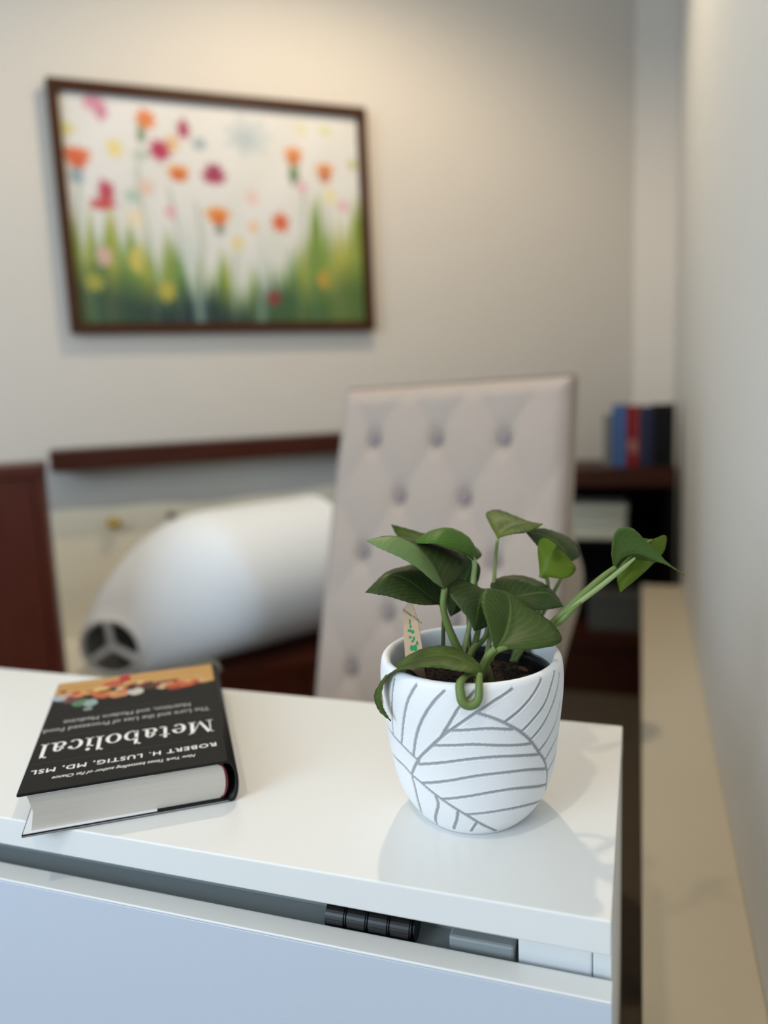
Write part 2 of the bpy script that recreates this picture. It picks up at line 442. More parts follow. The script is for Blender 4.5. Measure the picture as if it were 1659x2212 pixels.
ZT = BT+0.00008
text_mesh('tagline_text', 'New York Times bestselling author of Fat Chance', 0.0070, (0.0765, 0.0185, ZT), math.pi, M_ink, fc, width=0.108, shear=0.25, offset=0.00006)
text_mesh('author_text', 'ROBERT H. LUSTIG, MD, MSL', 0.0100, (0.0765, 0.0335, ZT), math.pi, M_ink, fc, width=0.143, spacing=1.15, offset=0.00018)
text_mesh('subtitle_text', 'The Lure and the Lies of Processed Food,', 0.0115, (0.0735, 0.1125, ZT), math.pi, M_inkgrey, fc, width=0.145, offset=0.00016)
text_mesh('subtitle_text', 'Nutrition, and Modern Medicine', 0.0115, (0.0735, 0.1285, ZT), math.pi, M_inkgrey, fc, width=0.112, offset=0.00016)
box('rule_line', (0.004, 0.147, 0.0474, 0.0478, BT, ZT), M_inkdim, fc)
box('rule_line', (0.004, 0.147, 0.0950, 0.0954, BT, ZT), M_inkdim, fc)
box('rule_line', (0.050, 0.147, 0.1445, 0.1451, BT, ZT), M_inkdim, fc)

# serif lettering for the title: units of x-height
def ring(cx, cy, ro, ri, a0=0.0, a1=360.0, n=28):
    P = []
    for i in range(n+1):
        a = math.radians(a0+(a1-a0)*i/n)
        P.append(((cx+ro[0]*math.cos(a), cy+ro[1]*math.sin(a)), (cx+ri[0]*math.cos(a), cy+ri[1]*math.sin(a))))
    return [[P[i][0], P[i+1][0], P[i+1][1], P[i][1]] for i in range(n)]
def rect(x0, x1, y0, y1): return [[(x0, y0), (x1, y0), (x1, y1), (x0, y1)]]
def disc(cx, cy, r): return [[(cx+r*math.cos(t*math.pi/8), cy+r*math.sin(t*math.pi/8)) for t in range(16)]]
def flag(x, y, w): return [[(x-0.20, y-0.07), (x, y-0.14), (x+w, y), (x-0.20, y)]]
def glyph(c):
    if c == 'M':
        return (rect(.10, .18, 0, 1.42)+rect(-.06, .36, 0, .07)+rect(-.06, .30, 1.35, 1.42)+[[(.10, 1.42), (.34, 1.42), (.86, .12), (.74, 0)]]+[[(.74, 0), (.80, 0), (1.34, 1.42), (1.26, 1.42)]]
                + rect(1.20, 1.44, 0, 1.42)+rect(1.06, 1.58, 0, .07)+rect(1.22, 1.58, 1.35, 1.42), 1.68)
    if c == 'e': return ring(.46, .5, (.46, .53), (.22, .46), 2, 318)+rect(.20, .90, .50, .57), 1.0
    if c == 't': return rect(.18, .40, .10, 1.30)+rect(0, .66, .93, 1.0)+ring(.46, .17, (.28, .19), (.10, .11), 180, 330, 10), .76
    if c == 'a': return rect(.54, .76, .08, .72)+ring(.46, .70, (.30, .33), (.09, .26), 0, 170, 12)+disc(.22, .72, .12)+ring(.40, .28, (.40, .30), (.19, .23), 60, 320, 18)+[[(.54, .10), (.62, 0), (.98, 0), (.98, .06), (.76, .10)]], 1.02
    if c == 'b': return rect(.14, .36, .02, 1.55)+flag(.14, 1.55, .22)+ring(.56, .5, (.48, .53), (.26, .46), -150, 150), 1.14
    if c == 'o': return ring(.5, .5, (.5, .53), (.26, .46)), 1.08
    if c == 'l': return rect(.14, .36, 0, 1.55)+flag(.14, 1.55, .22)+rect(0, .52, 0, .07), .58
    if c == 'i': return rect(.14, .36, 0, 1.0)+flag(.14, 1.0, .22)+rect(0, .52, 0, .07)+disc(.25, 1.30, .14), .58
    if c == 'c': return ring(.48, .5, (.48, .53), (.24, .46), 48, 318)+disc(.74, .80, .14), .98
def serif_word(name, word, width, xh, loc, material, parent):
    vs, fs, x = [], [], 0.0
    for c in word:
        polys, adv = glyph(c)
        for poly in polys:
            b = len(vs); vs += [(x+px, py, 0) for px, py in poly]; fs.append(tuple(range(b, b+len(poly))))
        x += adv+0.06
    sx = width/x
    vs = [((vx-x/2)*sx, vy*xh, 0.0) for vx, vy, _ in vs]
    bm = bmesh.new(); bv = [bm.verts.new(v) for v in vs]
    for f in fs:
        fa = bm.faces.new([bv[i] for i in f]); fa.normal_update()
        if fa.normal.z < 0: fa.normal_flip()
    me = bpy.data.meshes.new(name); bm.to_mesh(me); bm.free()
    o = mesh_obj(name, me, material, parent)
    o.location = loc; o.rotation_euler = (0, 0, math.pi)
    return o
serif_word('title_text', 'Metabolical', 0.1430, 0.0178, (0.0750, 0.0850, ZT), M_ink, fc)

# printed photograph of food on a wooden board, across the foot of the cover
def patch(name, pts, z, material, parent):
    return pyd(name, [(x, y, z) for x, y in pts], [tuple(range(len(pts)))], material, parent)
def blob(cx, cy, rx, ry, n=14, jit=0.18):
    return [(cx+rx*math.cos(2*math.pi*i/n)*(1+rnd.uniform(-jit, jit)), cy+ry*math.sin(2*math.pi*i/n)*(1+rnd.uniform(-jit, jit))) for i in range(n)]
M_board = mat('printed_wood_board', rgb(206, 164, 98), 0.45, color2=rgb(170, 120, 62), nscale=40, stretch=(0.3, 3, 1))
photo = patch('cover_photo', [(0.0008, 0.2342), (0.0008, 0.190), (0.012, 0.186), (0.030, 0.196), (0.050, 0.200), (0.075, 0.196), (0.095, 0.200), (0.115, 0.196), (0.130, 0.186), (0.142, 0.180), (0.152, 0.184), (0.1545, 0.184), (0.1545, 0.2342)], ZT, M_board, fc)
zz = ZT
PAL = [(206, 90, 50), (226, 150, 90), (120, 36, 40), (236, 214, 170), (60, 40, 28), (190, 60, 50), (220, 190, 120), (84, 60, 40)]
small = [(rnd.uniform(0.006, 0.148), rnd.uniform(0.183, 0.212), rnd.uniform(0.0025, 0.006), rnd.uniform(0.002, 0.005), rnd.choice(PAL)) for _ in range(34)]
PR = [(0.010, 0.190, 0.011, 0.008, (172, 190, 206)), (0.020, 0.180, 0.012, 0.006, (96, 62, 62)), (0.028, 0.171, 0.008, 0.009, (84, 132, 100)), (0.037, 0.168, 0.006, 0.010, (150, 176, 178)), (0.036, 0.153, 0.004, 0.004, (150, 165, 160)), (0.034, 0.196, 0.010, 0.008, (200, 122, 70)), (0.050, 0.186, 0.012, 0.011, (202, 106, 58)), (0.062, 0.182, 0.010, 0.010, (216, 142, 96)), (0.044, 0.202, 0.008, 0.006, (236, 190, 120)), (0.060, 0.196, 0.006, 0.005, (60, 44, 30)), (0.058, 0.214, 0.014, 0.007, (206, 74, 70)), (0.066, 0.224, 0.006, 0.012, (190, 40, 44)), (0.078, 0.182, 0.008, 0.009, (214, 208, 200)), (0.074, 0.196, 0.008, 0.005, (70, 44, 32)), (0.092, 0.190, 0.010, 0.007, (74, 42, 34)), (0.106, 0.194, 0.012, 0.009, (124, 42, 50)), (0.104, 0.184, 0.006, 0.005, (226, 196, 150)), (0.122, 0.184, 0.015, 0.010, (204, 92, 52)), (0.130, 0.192, 0.008, 0.006, (222, 128, 80)), (0.116, 0.176, 0.007, 0.005, (150, 50, 46)), (0.138, 0.186, 0.006, 0.006, (176, 70, 50))]
for i, (x, y, rx, ry, c) in enumerate(PR+small):
    zz += 0.000012
    patch('printed_food', blob(x, y, rx, ry), zz, mat('food_print_%d' % i, rgb(*c), 0.45, noise=0.35, nscale=180), fc)

# ------------------------------------------------------------------ carved pot
PC = Vector((-0.1198, 0.5415, TOP))
PH = 0.1243
PF = [-667.091063, 191.632047, -20.5537555, 1.09077585, 0.0394]
def prad(z): return np.polyval(PF, z)
LEAVES = {  # stations base->tip, each (edge, midrib, edge) in mm from the centre of the pot base
 'A': [((-18.9,1.2,171.2),(-18.9,1.2,171.2),(-18.9,1.2,171.2)),((-23.7,-9.8,179.1),(-22.4,-0.7,180.4),(-11.4,15.2,176.2)),((-32.8,-17.4,190.7),(-28.9,-2.9,193.4),(-8.0,30.5,184.4)),((-43.4,-21.8,198.9),(-38.2,-4.2,204.4),(-17.9,39.2,192.2)),((-54.3,-24.6,204.7),(-51.0,-7.3,211.7),(-39.1,32.5,195.7)),((-63.0,-23.7,208.1),(-60.8,-12.6,212.9),(-60.9,12.0,206.7)),((-71.1,-20.6,211.5),(-71.1,-20.6,211.5),(-71.1,-20.6,211.5))],
 'B': [((-25.1,9.5,156.7),(-25.1,9.5,156.7),(-25.1,9.5,156.7)),((-32.0,-5.1,160.1),(-32.0,6.1,163.2),(-25.6,24.8,166.6)),((-39.2,-13.4,163.2),(-39.2,2.7,170.6),(-33.7,31.4,177.4)),((-47.1,-19.7,167.3),(-47.0,-0.9,177.7),(-47.0,27.9,183.4)),((-55.3,-24.0,171.0),(-54.8,-4.9,182.0),(-56.2,20.4,182.9)),((-62.7,-26.3,172.6),(-61.8,-11.5,182.6),(-64.0,9.0,182.0)),((-68.2,-25.9,173.3),(-67.3,-18.4,178.1),(-69.3,-8.5,177.3)),((-72.4,-25.2,173.3),(-72.4,-25.2,173.3),(-72.4,-25.2,173.3))],
 'C': [((-11.5,52.9,178.4),(-11.5,52.9,178.4),(-11.5,52.9,178.4)),((-26.5,40.0,176.3),(-20.1,51.4,186.9),(-4.6,72.2,183.6)),((-40.6,36.6,184.2),(-34.4,51.1,195.0),(-24.0,73.1,197.1)),((-54.3,33.3,192.9),(-50.1,46.9,201.6),(-45.4,61.2,200.9)),((-65.1,35.7,203.5),(-63.7,43.2,207.0),(-60.6,48.6,208.0)),((-72.0,41.3,212.6),(-72.0,41.3,212.6),(-72.0,41.3,212.6))],
 'D': [((-0.8,26.0,187.4),(-0.8,26.0,187.4),(-0.8,26.0,187.4)),((-4.4,10.3,196.5),(-1.9,27.4,198.4),(-2.1,39.9,190.2)),((-11.9,2.3,202.6),(-8.6,24.6,208.2),(-8.7,45.8,200.4)),((-22.2,-2.7,206.5),(-20.1,18.5,214.2),(-21.3,42.7,207.9)),((-30.8,-3.4,206.8),(-30.9,12.5,212.9),(-33.2,30.4,209.2)),((-37.1,-1.4,206.3),(-37.7,7.4,208.8),(-39.7,17.1,207.2)),((-41.8,1.2,205.7),(-41.8,1.2,205.7),(-41.8,1.2,205.7))],
 'E': [((-5.3,42.5,186.6),(-5.3,42.5,186.6),(-5.3,42.5,186.6)),((-18.8,39.9,179.2),(-8.7,39.8,177.0),(-0.6,45.9,178.1)),((-23.9,33.1,167.5),(-11.9,32.7,166.6),(-2.1,42.5,166.8)),((-24.4,24.9,157.7),(-14.6,23.8,156.9),(-7.0,32.3,154.2)),((-22.0,20.2,150.5),(-16.3,17.9,150.4),(-12.2,25.3,148.4)),((-18.6,16.3,145.5),(-18.6,16.3,145.5),(-18.6,16.3,145.5))],
 'G': [((7.1,22.1,166.8),(7.1,22.1,166.8),(7.1,22.1,166.8)),((-13.1,22.7,173.5),(5.9,16.8,163.1),(13.7,31.8,160.5)),((-16.1,3.8,168.4),(5.9,7.6,159.1),(16.6,25.1,152.9)),((-7.2,-3.2,159.4),(5.8,0.3,154.1),(16.1,13.3,146.8)),((-0.1,-6.3,151.8),(5.7,-4.8,149.2),(11.1,2.4,143.0)),((4.9,-8.2,143.2),(4.9,-8.2,143.2),(4.9,-8.2,143.2))],
 'H': [((24.7,-30.0,138.5),(24.7,-30.0,138.5),(24.7,-30.0,138.5)),((21.9,-28.1,143.1),(26.8,-24.7,140.9),(50.8,-23.5,137.7)),((17.6,-21.6,152.6),(28.8,-12.6,145.0),(67.4,-9.0,139.4)),((12.8,-13.3,160.8),(29.6,-0.6,151.7),(60.5,8.9,145.7)),((9.9,-4.9,166.0),(28.6,10.8,157.9),(43.7,19.6,154.4)),((11.1,9.1,170.7),(25.9,19.3,163.0),(31.9,25.2,160.9)),((22.2,24.8,165.3),(22.2,24.8,165.3),(22.2,24.8,165.3))],
 'I': [((15.5,31.8,156.5),(15.5,31.8,156.5),(15.5,31.8,156.5)),((6.2,50.9,161.9),(22.0,36.1,156.7),(28.7,22.6,151.3)),((11.5,61.9,166.3),(30.5,39.1,157.4),(37.3,21.2,151.4)),((27.2,69.5,166.9),(40.7,42.9,159.1),(46.5,24.4,151.7)),((43.4,67.9,162.9),(51.2,44.4,159.9),(54.9,29.3,151.4)),((55.6,56.3,158.1),(58.4,42.0,156.4),(60.5,35.4,151.1)),((64.6,39.0,151.0),(64.6,39.0,151.0),(64.6,39.0,151.0))],
 'J': [((45.1,54.8,170.8),(45.1,54.8,170.8),(45.1,54.8,170.8)),((44.1,59.9,177.8),(48.0,54.6,176.2),(64.8,57.0,169.1)),((42.7,63.4,189.0),(51.2,55.5,182.0),(72.0,64.6,174.6)),((43.4,65.0,197.0),(54.1,55.3,187.7),(67.4,68.4,181.1)),((49.3,61.0,199.8),(56.4,53.7,192.2),(60.6,65.2,189.1)),((58.3,52.8,196.1),(58.3,52.8,196.1),(58.3,52.8,196.1))],
 'K': [((64.7,83.6,175.3),(64.7,83.6,175.3),(64.7,83.6,175.3)),((54.3,76.0,176.7),(62.3,86.1,182.4),(71.9,99.4,178.3)),((46.3,72.5,184.9),(56.4,85.4,190.2),(65.8,105.7,190.2)),((40.3,71.7,192.5),(47.8,83.5,196.5),(52.2,98.1,198.5)),((36.3,71.2,197.5),(39.4,79.2,200.6),(41.5,86.7,203.1)),((32.4,72.7,201.7),(32.4,72.7,201.7),(32.4,72.7,201.7))],
 'L': [((12.4,54.0,200.4),(12.4,54.0,200.4),(12.4,54.0,200.4)),((2.8,70.4,209.7),(14.6,58.5,203.7),(19.5,49.4,203.6)),((-2.4,84.5,215.4),(18.2,64.4,206.4),(27.0,48.0,205.5)),((5.6,91.9,217.4),(23.8,68.8,208.8),(33.8,50.4,205.9)),((19.5,87.4,213.6),(30.9,71.4,209.9),(39.1,56.6,206.7)),((32.6,80.5,209.5),(37.5,71.5,210.0),(42.1,64.1,207.3)),((45.9,72.1,209.2),(45.9,72.1,209.2),(45.9,72.1,209.2))],
 'M1': [((101.3,45.5,180.5),(101.3,45.5,180.5),(101.3,45.5,180.5)),((99.6,45.1,194.4),(105.8,50.3,187.0),(107.6,60.6,180.8)),((102.8,44.5,209.7),(111.7,52.9,190.5),(115.6,67.8,182.0)),((113.3,46.3,212.0),(118.3,53.1,191.4),(122.4,68.1,182.8)),((122.2,47.9,203.8),(125.6,53.0,188.8),(128.8,63.8,182.9)),((131.1,50.4,194.4),(133.8,53.1,185.1),(135.3,59.6,183.0)),((139.3,51.7,184.9),(141.3,53.0,182.2),(141.7,55.1,181.0)),((151.3,51.1,175.9),(151.3,51.1,175.9),(151.3,51.1,175.9))],
 'M2': [((128.4,74.7,197.6),(128.4,74.7,197.6),(128.4,74.7,197.6)),((121.6,74.6,198.2),(127.4,73.4,192.0),(138.7,84.8,199.2)),((109.4,71.7,192.7),(123.4,68.6,183.8),(137.5,82.5,187.5)),((104.4,68.0,180.5),(117.4,63.1,176.1),(129.6,74.2,179.1)),((103.2,61.4,169.1),(111.1,57.6,168.5),(117.8,64.2,169.0)),((105.9,52.4,160.9),(105.9,52.4,160.9),(105.9,52.4,160.9))],
 'N': [((19.1,-57.1,128.5),(19.1,-57.1,128.5),(19.1,-57.1,128.5)),((18.7,-48.4,130.2),(16.3,-55.2,132.8),(12.1,-65.1,132.9)),((6.2,-34.8,134.4),(5.6,-49.8,135.6),(2.3,-66.1,134.4)),((-12.1,-27.8,137.3),(-9.9,-46.3,136.9),(-8.7,-65.4,134.9)),((-30.5,-24.1,132.3),(-26.7,-46.3,132.7),(-25.1,-64.8,133.5)),((-46.3,-24.6,123.2),(-41.7,-46.3,124.7),(-39.0,-59.8,127.9)),((-54.8,-35.1,115.7),(-52.2,-47.0,115.9),(-47.9,-55.4,121.1)),((-60.7,-45.1,105.7),(-56.9,-50.1,106.6),(-53.4,-53.0,108.0)),((-60.3,-48.2,99.2),(-55.5,-53.0,98.9),(-52.4,-54.1,98.9)),((-56.1,-50.1,92.3),(-52.3,-53.1,92.2),(-50.1,-54.2,93.6)),((-46.7,-54.0,87.9),(-46.7,-54.0,87.9),(-46.7,-54.0,87.9))],
}
STEMS = {  # centre line in mm and radii in mm
 'A': ([(-18.9,1.2,171.2),(-19.8,-0.9,160.3),(-18.5,-0.2,149.3),(-14.0,3.0,133.0),(-7.4,6.5,115.1)], [2.6, 2.5, 2.7, 3.2, 3.4]),
 'B': ([(-24.7,9.7,157.0),(-22.1,11.6,150.4),(-23.7,13.6,139.4),(-24.8,14.6,122.2),(-24.7,12.9,111.5)], [1.6, 1.6, 1.6, 1.6, 1.7]),
 'C': ([(-11.5,52.9,178.4),(-10.9,44.4,157.6),(-7.5,29.1,135.5),(-3.8,16.7,117.3)], [1.4, 1.4, 1.5, 1.6]),
 'D': ([(-4.6,22.5,193.2),(-0.8,25.9,187.1),(-2.3,26.2,172.0),(-3.0,19.5,146.1),(-6.9,10.1,123.1),(-8.1,6.3,115.1)], [1.4, 1.9, 2.1, 2.0, 2.0, 2.2]),
 'E': ([(-5.3,42.5,186.6),(-4.2,42.2,169.8),(1.1,31.1,142.9),(0.4,22.1,128.8),(-2.9,12.3,115.2)], [1.4, 1.6, 1.9, 2.4, 2.6]),
 'G': ([(7.1,22.1,166.8),(6.9,32.2,150.4),(6.8,26.5,129.0),(-1.0,14.0,121.4),(-4.1,7.6,114.9)], [1.3, 1.5, 1.9, 2.4, 2.6]),
 'H': ([(24.7,-30.0,138.5),(19.5,-30.5,133.2),(15.4,-29.0,124.9),(11.6,-27.5,115.8),(9.6,-25.8,104.5)], [2.8, 2.8, 2.9, 3.2, 3.4]),
 'H2': ([(36.0,-25.2,138.3),(28.7,-28.8,138.0),(22.9,-29.2,134.4),(17.3,-28.3,125.4),(13.5,-27.0,115.0)], [0.6, 2.0, 2.2, 2.2, 2.2]),
 'I': ([(15.5,31.8,156.5),(13.2,37.1,141.8),(14.0,30.4,125.1),(12.2,18.8,110.3)], [1.4, 1.5, 1.7, 1.8]),
 'J': ([(45.1,54.8,170.8),(50.2,60.2,166.7),(48.2,63.4,151.3),(35.9,48.4,124.5),(26.1,27.5,108.2)], [1.2, 1.6, 1.6, 1.8, 2.0]),
 'K': ([(64.7,83.6,175.3),(56.6,78.1,158.6),(43.8,58.9,133.2),(28.5,28.2,108.1)], [1.2, 1.5, 1.7, 2.0]),
 'L': ([(12.4,54.0,200.4),(9.2,59.4,181.4),(8.4,52.8,156.2),(9.4,36.7,134.2),(8.2,17.7,112.2)], [1.3, 1.5, 1.7, 1.8, 2.0]),
 'R': ([(102.6,46.2,181.8),(92.8,41.7,174.6),(77.9,36.5,160.7),(61.1,32.2,143.3),(44.7,36.8,126.9),(29.8,44.5,113.2),(26.1,43.9,104.3)], [1.8, 2.3, 2.9, 3.3, 3.4, 3.6, 3.6]),
 'R2': ([(116.4,51.9,188.0),(107.6,46.7,180.8),(92.9,39.8,169.1),(77.1,33.5,157.1),(67.1,30.8,148.4)], [1.0, 1.8, 2.1, 2.1, 1.6]),
 'M2': ([(128.4,74.7,197.6),(121.6,69.6,194.1),(113.0,59.3,188.1),(100.9,48.9,175.7)], [1.0, 1.1, 1.2, 1.3]),
 'R3': ([(78.0,30.6,157.3),(71.8,27.7,152.1),(64.1,25.8,143.6),(60.1,24.9,139.7)], [1.0, 2.0, 2.2, 1.0]),
 'N': ([(18.7,-58.1,129.8),(19.6,-65.0,124.8),(19.8,-68.2,118.0),(17.8,-70.6,114.0),(13.7,-72.1,113.0),(9.9,-73.0,115.6),(8.2,-71.5,121.6),(7.7,-68.7,126.5),(9.2,-62.6,128.2),(10.5,-49.8,125.4),(11.1,-31.7,117.3)], [2.1, 2.6, 2.9, 3.1, 3.2, 3.2, 3.1, 2.9, 2.2, 1.6, 1.5]),
 'S1': ([(15.0,-17.2,119.8),(17.9,-16.1,107.4)], [3.4, 3.6]),
}
GROOVES = [  # carved lines as (angle deg, height mm) on the pot
 [(-53.7,119.1),(-64.4,113.0),(-75.2,105.3),(-89.2,92.4),(-96.0,85.3),(-103.6,76.4),(-112.7,65.3),(-118.5,55.7),(-122.5,47.6),(-121.7,39.1),(-122.5,28.4),(-124.8,18.6),(-133.1,6.3)],
 [(-157.7,74.4),(-140.0,71.4),(-128.2,68.5),(-118.4,64.2),(-114.1,62.1)],
 [(-157.5,57.2),(-148.5,52.0),(-132.0,51.8),(-122.5,47.6),(-114.4,44.4),(-99.9,35.8),(-83.0,24.5),(-72.3,15.6),(-56.7,3.5)],
 [(-145.4,112.8),(-146.1,100.1)],
 [(-130.9,118.0),(-133.1,105.8),(-136.4,90.0),(-139.8,72.1)],
 [(-111.6,119.6),(-117.6,107.5),(-122.5,92.7),(-129.3,69.1)],
 [(-93.2,119.0),(-100.6,109.1),(-108.5,94.4),(-114.0,80.4),(-118.4,64.2)],
 [(-75.6,119.9),(-84.1,109.3),(-89.7,98.3),(-96.0,85.8)],
 [(-74.8,105.3),(-67.7,102.0),(-59.1,96.6),(-48.6,87.8),(-40.2,78.1),(-32.1,66.3),(-25.2,57.1),(-19.7,46.0),(-15.7,34.1),(-10.7,23.5),(-11.7,15.9)],
 [(-59.1,96.6),(-49.9,103.4),(-41.5,110.7),(-32.4,120.1)],
 [(-47.7,87.5),(-39.2,94.5),(-30.5,102.3),(-23.4,113.2),(-16.7,121.2)],
 [(-40.3,79.2),(-30.6,87.3),(-21.7,98.8),(-14.6,109.7),(-10.7,116.9)],
 [(-32.2,67.4),(-21.5,75.2),(-13.2,83.7),(-9.8,95.5)],
 [(-25.2,57.1),(-15.2,63.9),(-4.7,69.1)],
 [(-19.2,45.8),(-10.9,49.6),(-1.9,51.8)],
 [(-91.6,91.1),(-79.9,92.6),(-67.7,93.3),(-53.1,90.4)],
 [(-101.7,77.9),(-88.1,80.4),(-72.4,81.5),(-40.0,76.0)],
 [(-114.5,59.3),(-97.3,65.5),(-80.5,70.3),(-64.4,71.6),(-46.7,68.9),(-31.9,64.7)],
 [(-114.4,44.4),(-93.8,52.0),(-76.7,57.4),(-60.0,58.6),(-40.6,56.0),(-21.0,48.8)],
 [(-99.9,35.8),(-81.3,41.2),(-64.1,44.4),(-44.9,43.1),(-15.2,33.3)],
 [(-83.0,25.2),(-68.0,27.0),(-53.3,27.4),(-35.0,25.0),(-10.6,17.1)],
 [(-103.8,37.0),(-103.9,27.5),(-116.3,4.1)],
 [(-88.9,27.6),(-91.2,17.7),(-96.8,6.0)],
 [(-75.4,17.9),(-78.1,12.3),(-80.7,5.8)],
 [(-149.7,50.3),(-149.3,38.5),(-145.0,27.3)],
]
LABEL_FRAME = ((-0.04645, -0.01761, 0.10074), (0.9933, -0.05, 0.1038), (-0.0886, 0.2448, 0.9655))
LABEL_OUT = [(0.0052, 0.06139), (0.0008, 0.05667), (0.00073, 0.03442), (0.00111, 0.01371), (0.00149, -0.00683), (0.01623, -0.00676), (0.01602, 0.00237), (0.01492, 0.02861), (0.01268, 0.04793), (0.00886, 0.05985)]
LABEL_CORNER = [(0.0051, 0.01162), (0.00119, 0.01165), (0.00149, -0.00683), (0.01623, -0.00676), (0.01602, 0.00237)]
BLOBS = [(0.108,0.045,0.034,0.032,215,140,160),(0.129,0.080,0.021,0.037,205,130,155),(0.264,0.097,0.031,0.044,225,120,60),(0.247,0.161,0.015,0.042,120,140,110),(0.303,0.224,0.034,0.046,175,30,70),(0.344,0.190,0.022,0.037,225,180,130),(0.383,0.126,0.021,0.042,165,50,85),(0.042,0.265,0.045,0.032,225,105,55),(0.046,0.298,0.026,0.032,215,90,50),(0.039,0.355,0.022,0.037,140,165,170),(0.161,0.229,0.026,0.040,232,212,140),(0.242,0.249,0.030,0.026,185,195,180),(0.123,0.416,0.025,0.051,185,55,75),(0.109,0.470,0.041,0.027,200,70,70),(0.356,0.308,0.036,0.025,230,140,60),(0.357,0.332,0.030,0.025,205,95,40),(0.474,0.302,0.030,0.036,150,40,80),(0.473,0.327,0.041,0.032,160,45,80),(0.477,0.491,0.043,0.032,228,140,60),(0.479,0.520,0.027,0.027,220,105,40),(0.481,0.563,0.016,0.026,110,130,120),(0.694,0.520,0.030,0.044,215,85,45),(0.755,0.192,0.034,0.027,230,150,85),(0.754,0.224,0.027,0.029,205,110,50),(0.752,0.293,0.019,0.047,95,120,75),(0.867,0.261,0.034,0.029,226,140,80),(0.865,0.293,0.022,0.032,190,100,50),(0.596,0.137,0.078,0.089,203,208,208),(0.588,0.148,0.037,0.042,186,194,198),(0.432,0.185,0.024,0.029,160,172,178),(0.655,0.876,0.024,0.036,140,40,45),(0.288,0.848,0.030,0.047,190,175,70),(0.841,0.786,0.022,0.047,195,150,60),(0.539,0.623,0.024,0.034,228,208,150),(0.597,0.546,0.019,0.029,232,190,150),(0.778,0.349,0.018,0.027,222,165,180),(0.321,0.491,0.018,0.029,225,160,170),(0.930,0.429,0.021,0.029,225,170,180),(0.881,0.389,0.025,0.040,228,216,165),(0.788,0.084,0.022,0.029,226,218,176),(0.875,0.079,0.030,0.027,218,216,176),(0.206,0.528,0.030,0.044,236,218,185),(0.019,0.160,0.030,0.027,218,208,140),(0.599,0.410,0.022,0.036,232,198,190),(0.248,0.391,0.027,0.038,226,194,176),(0.204,0.429,0.026,0.032,175,195,180),(0.099,0.696,0.027,0.047,216,175,165),(0.196,0.708,0.022,0.063,212,190,95),(0.062,0.811,0.030,0.042,172,165,65),(0.971,0.230,0.019,0.026,190,190,130)]
